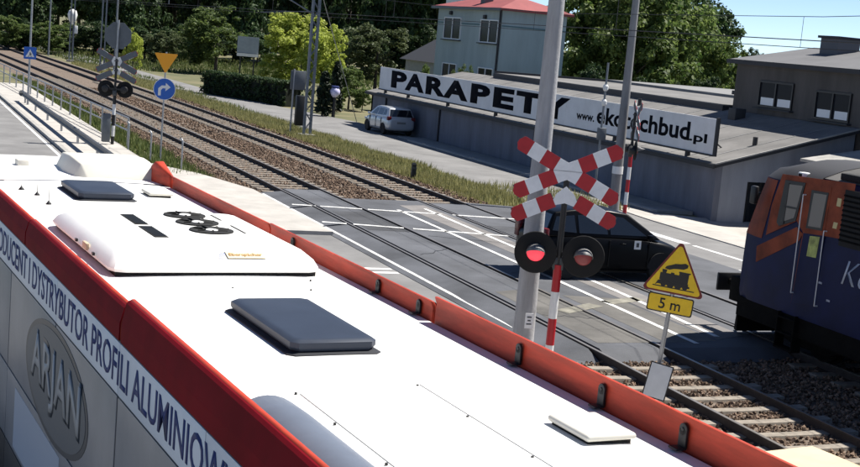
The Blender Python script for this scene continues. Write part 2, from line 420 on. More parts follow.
# pavement band and forecourt that dips towards the workshop door
mb = MB(); vs = []; xs2 = [25.0+.25*i for i in range(60)]; ys2 = [0, 10, 20]+[26+.75*i for i in range(19)]
for y in ys2:
    for x in xs2: vs.append((x, y, gz(x, y)+.075))
nx2 = len(xs2)
mb.add(vs, [(j*nx2+i, j*nx2+i+1, (j+1)*nx2+i+1, (j+1)*nx2+i) for j in range(len(ys2)-1) for i in range(nx2-1)])
struct('forecourt', mb, PAVE, smooth=60)
mb = MB(); mb.slab([(23.9, 20), (25.0, 20), (25.0, 39.0), (24.6, 42), (24.2, 42), (23.9, 38)], -.1, .03); struct('pavement', mb, PAVE)
mb = MB(); mb.slab([(25.4, 40.2), (25.62, 40.2), (25.62, 64), (25.4, 64)], -.1, .05); struct('kerb', mb, PAVE)
mb = MB(); mb.slab([(25.62, 40.2), (27.1, 40.2), (27.1, 66), (25.62, 66)], -.1, .04); struct('pavement', mb, PAVEG)
for a, b, w in [((22.2, 36), (22.3, 33.2), .35), ((22.35, 32.9), (22.4, 30.3), .16), ((22.4, 29.4), (22.45, 27.2), .16)]:
    mark('lane_line', fs, a, b, w, .004)
a, b = G(688, 266.5), G(760, 273); mark('stop_line', fs, (21.2, a.y-.5), (b.x+1.5, b.y-.4), .25, .004)

# ------------------------------------------------------------------ bus
BUSR = mat('bus_red_bounce', (0.40, 0.045, 0.022), 0.55, var=0.38, scale=2.2, detail=9, spec=0.25, streak=(3, .4, 3))  # orange tint paints in bounce light from the roof; streaks are dirt
BUSR_SHADE = mat('bus_red_shaded', (0.20, 0.005, 0.011), 0.7, var=0.15, scale=2, spec=.08)  # same paint as the panels, darkened for the shaded outer side
BUSW = mat('bus_white', (0.80, 0.795, 0.77), 0.45, var=0.03, scale=2)
BUSF = mat('bus_roof_film', (0.83, 0.825, 0.80), 0.55, col2=(0.76, 0.75, 0.71), scale=1.3, mixlo=.5, mixhi=.8)
BUSCR = mat('bus_cream', (0.62, 0.60, 0.53), 0.5, var=0.06, scale=2)
BUSG = mat('bus_wrap_grey', (0.30, 0.295, 0.30), 0.4, var=0.1, scale=1.5)
BUSGD = mat('bus_wrap_dark', (0.04, 0.05, 0.062), 0.4)
BUSBAN = mat('bus_banner', (0.70, 0.76, 0.83), 0.4, var=.04, scale=2)
NAVY = mat('navy_print', (0.015, 0.03, 0.15), 0.6)
HATCH = mat('hatch_plastic', (0.027, 0.036, 0.056), 0.5, spec=.3, var=0.1, scale=3)
HATCHD = mat('hatch_seal', (0.012, 0.014, 0.02), 0.7)
BTH = rad(3.9496)
bus = thing('city_bus', 'white-roofed city bus with red roof parapets beside the crossing', 'bus', (3.549, 0, 0), BTH)
Y0, Y1 = 5.15, 20.5
def bsec(y, k=1.0, zt=3.17, cut=0):
    h = 1.25*k
    return [(-h*.98, y, .34), (-h, y, .9), (-h, y, 2.3), (-h*.995, y, 2.95), (-h*.95, y, zt-.03), (-h*.9, y, zt-.005), (h*.9, y, zt-.005), (h*.95, y, zt-.03), (h*.995, y, 2.95), (h, y, 2.3), (h, y, .9), (h*.98, y, .34)]
mb = MB().loft([bsec(Y0, .96), bsec(Y0+.12), bsec(10), bsec(Y1-1.4), bsec(Y1-.5, .985, 3.15), bsec(Y1-.12, .95, 3.08), bsec(Y1, .88, 2.9)])
body = mb.build('body', BUSG, bus, smooth=35)
# roof skin: crowned, two pieces with a seam
def rsec(y, z0=3.172, w=1.17, crown=.022):
    return [(x*w, y, z0+crown*(1-x*x)) for x in (-1, -.75, -.5, -.25, 0, .25, .5, .75, 1)]+[(w, y, z0-.03), (-w, y, z0-.03)]
MB().loft([rsec(Y0+.05)]+[rsec(Y0+.05+(17.08-Y0)*i/6) for i in range(1, 7)]).build('roof', BUSF, bus, smooth=30)
MB().loft([rsec(17.15, 3.18), rsec(18.4, 3.2, 1.17), rsec(19.6, 3.19, 1.15), rsec(20.1, 3.15, 1.1), rsec(20.4, 3.06, 1.02)]).build('roof_cap', BUSF, bus, smooth=30)
MB().bx(-1.15, 1.15, 17.085, 17.145, 3.15, 3.182).build('roof_seam', HATCHD, bus)
# red parapets
def parapet(side, ya, yb, zt, lean=.06, z0=3.07, m=None):
    s = side
    ys_ = [ya, yb]
    ring = lambda y: [(s*1.252, y, z0), (s*1.252, y, z0+.12), (s*(1.252-lean*.5), y, zt-.03), (s*(1.262-lean), y, zt), (s*(1.262-lean-.03), y, zt), (s*(1.225-lean*.5), y, zt-.06), (s*1.19, y, 3.19), (s*1.19, y, z0)]
    p = MB().loft([ring(ya), ring((ya+yb)/2), ring(yb)]).build('parapet_panel', m or BUSR, bus, bevel=.008, smooth=50)
    MB().loft([[(s*1.254, y, z0), (s*1.254, y, z0+.12), (s*(1.254-lean*.5), y, zt-.03), (s*(1.254-lean*.75), y, zt-.008), (s*(1.26-lean*.7), y, zt-.012), (s*(1.262-lean*.45), y, zt-.03), (s*1.262, y, z0+.12), (s*1.262, y, z0)] for y in (ya+.004, yb-.004)]).build('outer_shade_skin', BUSR_SHADE, p)  # shade of the outer face painted as a darker layer over the panel
    return p
for s in (-1, 1):
    for ya, yb, zt in ((5.2, 9.36, 3.38), (9.41, 13.2, 3.33), (13.24, 16.95, 3.32)):
        parapet(s, ya, yb, zt)
# rounded rear ends and front noses of the parapets
for s in (-1, 1):
    MB().loft([[(s*(1.258-i), 16.99, z) for i, z in ((0, 3.06), (0, 3.2), (.05, 3.33), (.09, 3.33), (.1, 3.15), (.1, 2.98))],
               [(s*(1.262-i), 17.45, z) for i, z in ((0, 3.06), (0, 3.25), (.06, 3.46), (.18, 3.45), (.22, 3.15), (.2, 2.98))],
               [(s*(1.24-i), 17.95, z) for i, z in ((0, 2.95), (0, 3.15), (.06, 3.25), (.16, 3.24), (.2, 3.1), (.2, 2.95))]]).build('parapet_nose', BUSR, bus, bevel=.02, smooth=50)
    MB().loft([[(s*1.262, 5.19, 2.98), (s*1.262, 5.19, 3.3), (s*1.2, 5.19, 3.39), (s*1.13, 5.19, 3.3), (s*1.13, 5.19, 2.98)],
               [(s*1.2, 4.95, 2.98), (s*1.2, 4.95, 3.2), (s*1.16, 4.95, 3.27), (s*1.1, 4.95, 3.2), (s*1.1, 4.95, 2.98)]]).build('parapet_end', BUSR, bus, bevel=.02, smooth=60)
# black brackets on the parapets
for s in (1,):
    for y in (12.5, 10.42, 9.62, 8.02, 6.98, 6.14):
        b = MB()
        zt_ = 3.335 if y < 9.5 else 3.30
        b.bx(s*1.165, s*1.182, y-.035, y+.035, 3.19, zt_-.03)
        b.tube((s*1.165, y, zt_-.035), (s*1.181, y, zt_-.035), .036, n=14)
        b.tube((s*1.16, y, zt_-.035), (s*1.166, y, zt_-.035), .014, n=8)
        b.box((s*1.14, y, 3.192), (.07, .08, .012))
        b.build('bracket', BLACK, bus, bevel=.004)
# air conditioning unit
ac = MB()
def acr(z, ix, iy): return [(-.93+ix, 11.1+iy, z), (.93-ix, 11.1+iy, z), (.93-ix, 13.72-iy, z), (-.93+ix, 13.72-iy, z)]
rings = []
for z, ix, iy in ((3.222, 0, 0), (3.25, -.01, -.01), (3.31, .02, .05), (3.37, .08, .22), (3.415, .2, .5)):
    x0, x1, ya, yb = -.93+ix, .93-ix, 11.1+iy, 13.72-iy; c = .12
    rings.append([(x0+c, ya, z), (x1-c, ya, z), (x1-c*.3, ya+c*.3, z), (x1, ya+c, z), (x1, yb-c, z), (x1-c*.3, yb-c*.3, z), (x1-c, yb, z), (x0+c, yb, z), (x0+c*.3, yb-c*.3, z), (x0, yb-c, z), (x0, ya+c, z), (x0+c*.3, ya+c*.3, z)])
acu = MB().loft(rings).build('air_conditioner', BUSW, bus, smooth=28)
MB().bx(-.89, .89, 11.14, 13.68, 3.17, 3.225).build('base_seal', BLACKM, acu)
for y in (13.02, 12.58, 12.12):
    f = MB().lathe([(.075, 3.405), (.205, 3.405), (.205, 3.427), (.18, 3.431), (.08, 3.424)], 24, o=(.22, y, 0)).build('fan_ring', BLACKM, acu, smooth=40)
    MB().lathe([(.001, 3.4), (.06, 3.402), (.06, 3.428), (.04, 3.434), (.001, 3.435)], 18, o=(.22, y, 0)).build('fan_hub', BUSW, f, smooth=40)
    g = MB()
    for k in range(7):
        t = 2*PI*k/7; g.box((.22+.125*math.cos(t), y+.125*math.sin(t), 3.432), (.09, .03, .005), Matrix.Rotation(t, 3, 'Z') @ Matrix.Rotation(.5, 3, 'X'))
    g.build('fan_blades', BLACKM, f)
for ya, yb in ((12.42, 13.02), (11.72, 12.32)):
    v = MB().bx(-.42, -.29, ya, yb, 3.40, 3.421).build('vent', BLACKM, acu, bevel=.006)
    k = ya+.04
    g = MB()
    while k < yb-.02: g.bx(-.41, -.30, k, k+.012, 3.421, 3.428); k += .05
    g.build('vent_slats', STEELD, v)
for ya, yb in ((12.75, 13.1), (12.0, 12.45)): MB().bx(.5, .52, ya, yb, 3.40, 3.4185).build('slot', BLACKM, acu)
# maker's sticker on the sloped rear of the unit
Rm = Matrix.Translation((.06, 11.185, 3.334)) @ Matrix.Rotation(rad(-70.6), 4, 'X')
lab = MB().add([Rm @ Vector(q) for q in ((.03, 0, 0), (.38, 0, 0), (.38, 0, .13), (.03, 0, .13))], [(0, 1, 2, 3)]).build('sticker', mat('sticker', (.70, .62, .42), .5), acu, fixn=False)
text('lettering', 'Eberspächer', mat('sticker_print', (.45, .25, .08), .5), lab, Rm @ Matrix.Translation((.05, -.004, .02)), width=.30, height=.06, depth=.002)
g = MB()
for k in range(3): g.add([Rm @ Vector(q) for q in ((-.05+k*.01, -.003, .005+k*.03), (0+k*.01, -.003, .005+k*.03), (.005+k*.01, -.003, .02+k*.03), (-.045+k*.01, -.003, .02+k*.03))], [(0, 1, 2, 3)])
g.build('logo', mat('sticker_blue', (.1, .13, .3), .5), lab, fixn=False)
for x, y, z in ((-.955, 11.7, 3.27), (-.955, 12.4, 3.27)): MB().box((x, y, z), (.02, .05, .025)).build('latch', BLACK, acu)
MB().box((-.945, 12.05, 3.28), (.03, .16, .06)).build('side_plate', mat('tan_plate', (.5, .4, .27), .6), acu, bevel=.005)
# roof hatches
def hatch(x0, x1, ya, yb):
    c = .05
    def rg(z, i): return [(x0+i+c, ya+i, z), (x1-i-c, ya+i, z), (x1-i, ya+i+c, z), (x1-i, yb-i-c, z), (x1-i-c, yb-i, z), (x0+i+c, yb-i, z), (x0+i, yb-i-c, z), (x0+i, ya+i+c, z)]
    h = MB().loft([rg(3.215, .015), rg(3.24, .0), rg(3.275, .0), rg(3.29, .02), rg(3.294, .06)]).build('roof_hatch', HATCH, bus, smooth=35)
    MB().loft([rg(3.17, -.035), rg(3.20, -.03), rg(3.215, .02)]).build('hatch_frame', HATCHD, h, smooth=35)
hatch(-.35, .28, 8.4, 9.78); hatch(-.30, .34, 15.45, 16.55)
# rear left ridge, ribs, rivets, small vents
ridge = []
for y, h in ((4.9, .13), (6.0, .13), (6.9, .13), (7.2, .11), (7.3, .0)):
    ridge.append([(-1.15+.40*i/8, y-(.05 if i in (0, 8) else 0), 3.178+h*math.sin(PI*i/8)**.6 if h else 3.178) for i in range(9)])
MB().loft(ridge).build('roof_ridge', mat('bus_grey', (.13, .15, .19), .45, var=.08, scale=2), bus, smooth=60)
for x, ya, yb in ((-.62, 5.2, 7.52), (.215, 5.2, 7.6)):
    MB().bx(x-.003, x+.003, ya, yb, 3.18, 3.1975 if x > 0 else 3.1925).build('roof_rib', mat('rib_grey', (.5, .5, .48), .6), bus)
for x, y in ((-.65, 7.52), (-.65, 6.9), (-.65, 6.2), (.19, 7.58), (.19, 6.9), (.19, 6.15), (-.05, 10.6), (.6, 10.5), (.75, 10.9), (.3, 14.4)):
    MB().lathe([(.009, 3.18), (.009, 3.2), (.005, 3.202)], 8, o=(x, y, 0)).build('rivet', BLACK, bus)
def dome(x0, x1, ya, yb, h, name='roof_vent'):
    d = MB().bx(x0, x1, ya, yb, 3.205, 3.205+h).build(name, BUSCR, bus, bevel=min(h*.48, .03), seg=3)
    MB().bx(x0+.025, x1-.025, ya+.025, yb-.025, 3.17, 3.21).build('vent_gap', BLACKM, d)
dome(.62, .96, 6.28, 6.72, .04); dome(.62, .92, 15.9, 16.3, .035)
for x, y, h in ((-.79, 16.3, .07), (-.69, 15.85, .16), (-.69, 15.15, .19)):
    a = MB().lathe([(.035, 3.18), (.035, 3.19), (.014, 3.215), (.004, 3.23), (.002, 3.19+h)], 10, o=(x, y, 0)).build('antenna', BLACK, bus, smooth=40)
MB().box((-.42, 18.5, 3.235), (.16, .22, .12)).build('front_lamp_pod', BUSCR, bus, bevel=.02)
# cream destination cowl across the front
def cw(y, z, x0, x1): return [(x0, y, 3.12), (x0+.12, y, z), (x1-.1, y, z), (x1, y, z-.06), (x1, y, 3.12)]
cowl = MB().loft([cw(17.45, 3.2, .1, 1.14), cw(17.55, 3.37, .03, 1.16), cw(18.0, 3.43, -.03, 1.17), cw(18.6, 3.40, 0, 1.15), cw(18.9, 3.2, .08, 1.1)]).build('destination_cowl', BUSCR, bus, bevel=.02, smooth=50)
# left side: red cant rail, banner with lettering, window panels, emblem, skirt
MB().bx(-1.2575, -1.24, Y0+.2, 17.2, 3.063, 3.067).build('trim_strip', BLACK, bus)
SX = -1.255
def side_panel(name, ya, yb, z0, z1, m, t=.008, par=bus, off=0):
    return MB().bx(SX-t-off, SX-off+.002, ya, yb, z0, z1).build(name, m, par, bevel=.003)
seams = [5.3, 7.30, 9.36, 11.6, 13.9, 16.2, 18.0]
ban = None
for a, b in zip(seams[:-1], seams[1:]):
    q = side_panel('banner_panel', a+.006, b-.006, 2.69, 3.06, BUSBAN)
    side_panel('window_panel', a+.02, b-.02, 1.72, 2.675, BUSG, t=.007)
    side_panel('lower_panel', a+.01, b-.01, .98, 1.70, mat('bus_lower', (.22, .225, .24), .45, var=.15, scale=1.2), t=.007)
    side_panel('skirt_panel', a+.01, b-.01, .36, .96, mat('skirt_shadow_black', (.015, .015, .018), .6), t=.006)  # skirt painted black in place of the bus's shadow on the road
# text matrix: reads towards the rear (-y) when seen from the left side
MT = Matrix(((0, 1, 0, SX-.0085), (-1, 0, 0, 15.14), (0, 0, 1, 2.755), (0, 0, 0, 1)))
text('lettering', 'PRODUCENT I DYSTRYBUTOR PROFILI ALUMINIOWYCH', NAVY, bus, MT, width=8.9, height=.25, depth=.003, offset=.010)
el = [(1.36*math.cos(2*PI*i/48), .50*math.sin(2*PI*i/48)) for i in range(48)]
ME = Matrix(((0, 1, 0, SX-.0078), (-1, 0, 0, 11.55), (0, 0, 1, 2.15), (0, 0, 0, 1)))
em = MB(); em.prism(el, -.003); em.v = [tuple(ME @ Vector(q)) for q in em.v]; em = em.build('emblem', BUSGD, bus)
e2 = MB(); e2.prism([(x*.94, z*.9) for x, z in el], -.003); e2.v = [tuple(ME @ Matrix.Translation((0, -.0032, 0)) @ Vector(q)) for q in e2.v]; e2.build('emblem_field', mat('emblem_grey', (.10, .115, .13), .45), em)
text('lettering', 'ARJAN', BUSGD, em, ME @ Matrix.Translation((-1.06, -.0065, -.31)), width=2.16, height=.62, depth=.002, offset=.045)
text('lettering', 'ARJAN', mat('emblem_letter', (.36, .37, .38), .45), em, ME @ Matrix.Translation((-1.02, -.009, -.27)), width=2.08, height=.54, depth=.002, offset=.015)
# pale lower poster band with dark blocks of illegible print
g = MB().bx(SX-.0095, SX-.006, 11.2, 13.4, 1.02, 1.62).build('poster', mat('poster_blue', (.42, .47, .55), .45), bus)
# wheels, windscreen, doors, mirror
for sx in (-1, 1):
    for y in (8.0, 16.0):
        Rw = Matrix.Rotation(PI/2, 3, 'Y')
        w = MB().lathe([(.30, -.14), (.47, -.14), (.50, -.10), (.50, .10), (.47, .14), (.30, .14)], 28, Rw, (sx*1.13, y, .50)).build('wheel', RUBBER, bus, smooth=40)
        MB().lathe([(.05, -.1), (.29, -.12), (.30, .12), (.2, .13), (.12, .16), (.05, .16)], 20, Rw, (sx*1.13, y, .50)).build('rim', RIM, w, smooth=40)
    MB().loft([[(sx*1.22, 20.2, 2.75), (sx*1.22, 20.25, 2.75), (sx*1.22, 20.25, 2.8), (sx*1.22, 20.2, 2.8)], [(sx*1.55, 20.6, 2.7), (sx*1.55, 20.65, 2.7), (sx*1.55, 20.65, 2.75), (sx*1.55, 20.6, 2.75)]]).build('mirror_arm', BLACK, bus)
    MB().box((sx*1.56, 20.6, 2.45), (.2, .12, .5)).build('mirror', BLACK, bus, bevel=.04)
for y, z, m_, nm in ((18.52, 0, GLASSD, 'windscreen'),):
    MB().loft([[(-1.08, 20.52, 1.1), (1.08, 20.52, 1.1), (1.08, 20.44, 1.1), (-1.08, 20.44, 1.1)], [(-1.05, 20.52, 2.88), (1.05, 20.52, 2.88), (1.05, 20.44, 2.88), (-1.05, 20.44, 2.88)]]).build(nm, m_, bus)
for y in (7.0, 11.8, 17.2):
    d_ = MB().bx(1.252, 1.262, y-.62, y+.62, .4, 2.5).build('door', GLASSD, bus)
    MB().bx(1.262, 1.268, y-.02, y+.02, .4, 2.5).build('door_edge', BLACK, d_)
for x in (-1, 1):
    MB().box((x*.95, 5.14, 1.1), (.25, .04, .35)).build('tail_lamp', SIGNR, bus, bevel=.01)

# ------------------------------------------------------------------ locomotive
LB = mat('loco_blue', (0.003, 0.007, 0.048), 0.6, spec=.25, var=0.25, scale=1.5)
LO = mat('loco_orange', (0.20, 0.042, 0.017), 0.6, spec=.2, var=0.35, scale=2)
LR = mat('loco_roof', (0.085, 0.08, 0.075), 0.75, var=0.4, scale=1.2, detail=9)
LU = mat('loco_underframe', (0.007, 0.0065, 0.006), 0.9, spec=.1, var=0.3, scale=4)
LX = (XR[2]+XR[3])/2+cv(20.7); LY = 20.75
loco = thing('locomotive', 'blue and orange locomotive standing on the far track at the crossing', 'locomotive', (LX, LY, 0), rad(-0.6))
HW = 1.46
def lring(y, w, sl=0.0, zr=3.76):
    pts = [(-w*.99, .98), (-w, 1.1), (-w, 2.2), (-w*.985, 3.0), (-w*.965, 3.32), (-w*.88, 3.5), (-w*.62, zr-.12), (-w*.3, zr-.02), (0, zr)]
    pts = pts+[(-x, z) for x, z in pts[-2::-1]]
    return [(x, y-sl*max(0, z-2.1)**1.0*.32-(.10 if z > 3.45 else 0)*sl, z) for x, z in pts]
rs = [lring(-15.5, HW), lring(-8, HW), lring(-2.0, HW), lring(-.25, HW, .6), lring(.0, HW*.985, .9), lring(.45, HW*.9, 1.1, 3.7), lring(.75, HW*.74, 1.2, 3.62), lring(.8, HW*.5, 1.2, 3.6)]
MB().loft(rs).build('body', LB, loco, smooth=35)
# roof shell a little proud of the body
rr = []
for y, w, sl, zr in ((-15.45, HW, 0, 3.76), (-8, HW, 0, 3.76), (-2, HW, 0, 3.76), (-.3, HW, .6, 3.76), (.0, HW*.985, .9, 3.76), (.42, HW*.9, 1.1, 3.7)):
    ring = lring(y, w, sl, zr); top = [p for p in ring if p[2] >= 3.33]
    rr.append([(p[0]*1.006, p[1], p[2]+.012) for p in top])
MB().loft(rr, closed=False, caps=False).build('roof', LR, loco, smooth=40)
MB().loft([[(p[0]*1.012, p[1], p[2]+.02) for p in lring(y, w, sl, zr) if p[2] >= 3.29] for y, w, sl, zr in ((-1.5, HW, .25, 3.76), (-.3, HW, .6, 3.76), (.0, HW*.985, .9, 3.76), (.42, HW*.9, 1.1, 3.7), (.62, HW*.8, 1.15, 3.66))], closed=False, caps=False).build('cab_roof', mat('cab_roof', (.03, .03, .034), .7), loco, smooth=40)
for s in (-1, 1): MB().bx(s*1.435-.03, s*1.435+.03, -15.4, -1.5, 3.26, 3.40).build('gutter', BLACKM, loco)
for s in (-1, 1):
    MB().loft([[(s*(abs(p[0])+.008), p[1]+(.008 if y > .7 else 0), p[2]) for p in lring(y, w, sl, 3.8)[2:5]] for y, w, sl in ((-.26, HW, .6), (.0, HW*.985, .9), (.45, HW*.9, 1.1), (.75, HW*.74, 1.2))], closed=False, caps=False).build('nose_panel', LO, loco, smooth=50)
def lside(name, pix, m, t, par=loco, base=0.0, bevel=0):
    """panel on the flank facing the road: pixel outline -> the flank's plane"""
    c, s_ = math.cos(rad(-.6)), math.sin(rad(-.6)); pts = []
    for u, v in pix:
        d = ray(u, v)
        # local x of ray must equal -HW-base
        ox, oy = CAM.x-LX, CAM.y-LY
        lx0 = ox*c+oy*s_; lxd = d.x*c+d.y*s_
        k = (-HW-base-lx0)/lxd; px_, py_, pz_ = ox+d.x*k, oy+d.y*k, CAM.z+d.z*k
        pts.append((-px_*s_+py_*c, pz_))
    n = len(pts); vs = [(-HW-base, y, z) for y, z in pts]+[(-HW-base-t, y, z) for y, z in pts]
    return MB().add(vs, [tuple(range(n)), tuple(range(n, 2*n))]+[(i, (i+1) % n, (i+1) % n+n, i+n) for i in range(n)]).build(name, m, par, bevel=bevel)
lside('orange_panel', [(783, 174), (856, 184), (846, 240), (803, 232), (797, 221), (766, 235), (772, 205)], LO, .006)
lside('orange_stripe', [(803, 234), (799, 241), (756, 262), (757, 246), (797, 227)], LO, .006)
w1 = lside('cab_window', [(786, 180), (806, 183), (796, 221), (779, 226), (777, 222)], BLACK, .012, base=.007)
lside('pane', [(788, 184), (803, 186), (794, 218), (781, 222)], mat('loco_glass', (.17, .16, .15), .25), .004, par=w1, base=.02)
lside('window_post', [(787, 183), (789.5, 183), (783.5, 224), (781, 224)], BLACK, .006, par=w1, base=.025)
lside('window_rail', [(783, 205), (799, 208), (798.5, 210), (782.5, 207)], BLACK, .006, par=w1, base=.025)
dr = lside('cab_door', [(811, 184), (832, 187), (813, 306), (791, 303)], LO, .004, base=.007)
lside('door_lower', [(803.5, 233), (824.5, 236), (813, 306), (791, 303)], LB, .003, par=dr, base=.0115)
w2 = lside('door_window', [(812, 190), (829, 193), (822, 231), (806, 228)], BLACK, .006, par=dr, base=.0125)
lside('pane', [(814, 193), (827, 195), (820.5, 228), (808, 226)], MATS['loco_glass'], .003, par=w2, base=.019)
lside('notice', [(810, 236), (820, 237), (816, 258), (806.5, 256)], mat('poster_green', (.32, .36, .10), .6, var=.4, scale=9), .004, par=dr, base=.016)
for q in ([(838, 198), (842, 199), (840.5, 207), (836.5, 206)], [(834, 222), (838, 223), (836.5, 229), (832.5, 228)]):
    lside('small_plate', q, mat('plate_cream', (.5, .42, .2), .5), .005, base=.007)
for pa, pb in (((805, 195), (789, 292)), ((827, 232), (811, 305))):
    h = []
    for u, v in (pa, pb):
        c, s_ = math.cos(rad(-.6)), math.sin(rad(-.6)); d = ray(u, v); ox, oy = -LX, -LY
        k = (-HW-.07-(ox*c+oy*s_))/(d.x*c+d.y*s_); h.append(Vector((-HW-.07, -(ox+d.x*k)*s_+(oy+d.y*k)*c, CAMH+d.z*k)))
    h[0].y = h[1].y = (h[0].y+h[1].y)/2+0
    m_ = MB().tube(h[0], h[1], .010, n=8)
    for e in h: m_.tube(e, e+Vector((.075, 0, 0)), .012, n=6)
    m_.build('handrail', mat('handrail_white', (.7, .7, .7), .4), loco)
def lyz(u, v):
    d = ray(u, v); k = (LX-HW)/d.x; return d.y*k-LY, CAMH+d.z*k
y_, z_ = lyz(843, 284)
MLT = Matrix(((0, 1, 0, -HW-.002), (-1, 0, 0, y_), (0, 0, 1, z_), (0, 0, 0, 1)))
text('lettering', 'Ko', mat('letter_pale', (.45, .5, .6), .5), loco, MLT, height=.42, depth=.004, shear=.3, offset=-.012)
for k, (u, v) in enumerate(((822, 283), (830, 301))):
    y_, z_ = lyz(u, v); MB().box((-HW-.004, y_, z_), (.008, .09, .035)).build('small_plate', mat('plate_grey', (.3, .32, .4), .5), loco)
g = MB()
for k in range(10): g.box((-HW-.012, -3.2, 2.55+.085*k), (.03, 1.5, .03), Matrix.Rotation(.5, 3, 'Y'))
gr_ = MB().bx(-HW-.01, -HW+.002, -4.0, -2.45, 2.45, 3.42).build('grille_frame', BLACKM, loco); g.build('grille_slats', LU, gr_)
MB().box((-HW-.10, -.02, 2.98), (.1, .16, .34)).build('mirror', BLACK, loco, bevel=.03)
MB().bx(-HW-.09, -HW+.03, -.05, .02, 3.0, 3.03).build('mirror_arm', BLACK, loco)
# windscreen, head lamps, marker on the roof edge
MB().loft([[(-.95, .60, 2.45), (.95, .60, 2.45), (.95, .70, 2.45), (-.95, .70, 2.45)], [(-.9, .28, 3.2), (.9, .28, 3.2), (.9, .40, 3.2), (-.9, .40, 3.2)]]).build('windscreen', GLASSD, loco)
lm = MB().box((-1.32, -1.1, 3.50), (.16, .16, .10)).build('marker_lamp', WHITE, loco, bevel=.02)
MB().box((-1.405, -1.1, 3.50), (.02, .08, .05)).build('lamp_lens', BLACKM, lm)
MB().bx(-.95, .95, -4.5, -2.2, 3.72, 3.86).build('roof_box', LR, loco, bevel=.04)
MB().bx(-1.25, -1.05, -4.6, -2.0, 3.54, 3.66).build('roof_duct', BLACKM, loco, bevel=.02)
for s in (-1, 1):
    MB().lathe([(.10, 0), (.13, .02), (.12, .06), (.02, .07)], 16, Matrix.Rotation(-PI/2, 3, 'X'), (s*.9, .72, 1.5)).build('headlamp', WHITE, loco)
    b = MB().tube((s*.875, .72, 1.05), (s*.875, 1.2, 1.05), .10, n=16).tube((s*.875, 1.2, 1.05), (s*.875, 1.36, 1.05), .07, n=12).build('buffer', LU, loco, smooth=40)
    MB().bx(s*.875-.3, s*.875+.3, 1.36, 1.42, .87, 1.23).build('buffer_head', BLACK, b, bevel=.02)
MB().bx(-1.32, 1.32, .35, .74, .82, 1.3).build('buffer_beam', LU, loco, bevel=.02)
for s in (-1, 1):
    for x in (.35, .55):
        MB().path([Vector((s*x, .75, .95)), Vector((s*x, .93, .8)), Vector((s*x, .95, .55)), Vector((s*x, .86, .38))], .03).build('brake_hose', RUBBER, loco)
MB().path([Vector((0, .74, 1.05)), Vector((0, 1.0, 1.0)), Vector((0, 1.02, .7))], .05).build('coupling', LU, loco)
MB().bx(-1.42, 1.42, -15.5, .3, .62, .99).build('underframe', LU, loco)
for y in (-1.6, -4.4, -11.5, -14.3):
    for s in (-1, 1):
        w = MB().lathe([(.1, -.07), (.56, -.07), (.60, -.07), (.60, -.03), (.56, -.02), (.55, .06), (.1, .08)], 32, Matrix.Rotation(s*PI/2, 3, 'Y'), (s*.75, y, .72)).build('wheel', LU, loco, smooth=35)
        MB().lathe([(.02, 0), (.13, 0), (.14, .1), (.02, .12)], 12, Matrix.Rotation(s*PI/2, 3, 'Y'), (s*.82, y, .72)).build('axle_box', STEELD, w)
for y in (-3.0, -12.9):
    for s in (-1, 1):
        MB().add([], []).prism([(-2.2, .45), (-1.9, .38), (-.9, .38), (-.6, .5), (.6, .5), (.9, .38), (1.9, .38), (2.2, .45), (2.2, .78), (.9, .82), (-.9, .82), (-2.2, .78)], .12, Matrix.Rotation(-PI/2, 3, 'Z'), (s*1.05-.06, y, 0)).build('bogie_frame', LU, loco)
for y, x in ((-1.35, -1), (-1.35, 1)):
    g = MB()
    for k in range(3): g.box((x*1.42, y, .35+.28*k), (.22, .5, .03))
    g.bx(x*1.42-.1, x*1.42+.1, y-.26, y-.23, .33, 1.0).bx(x*1.42-.1, x*1.42+.1, y+.23, y+.26, .33, 1.0); g.build('steps', LU, loco)
MB().bx(-1.3, 1.3, -9.6, -6.2, .3, .75).build('fuel_tank', LU, loco, bevel=.05)
MB().loft([[(-1.25, .45, .25), (1.25, .45, .25), (1.25, .5, .8), (-1.25, .5, .8)], [(-1.1, .75, .22), (1.1, .75, .22), (1.1, .7, .82), (-1.1, .7, .82)]]).build('rail_guard', LU, loco)

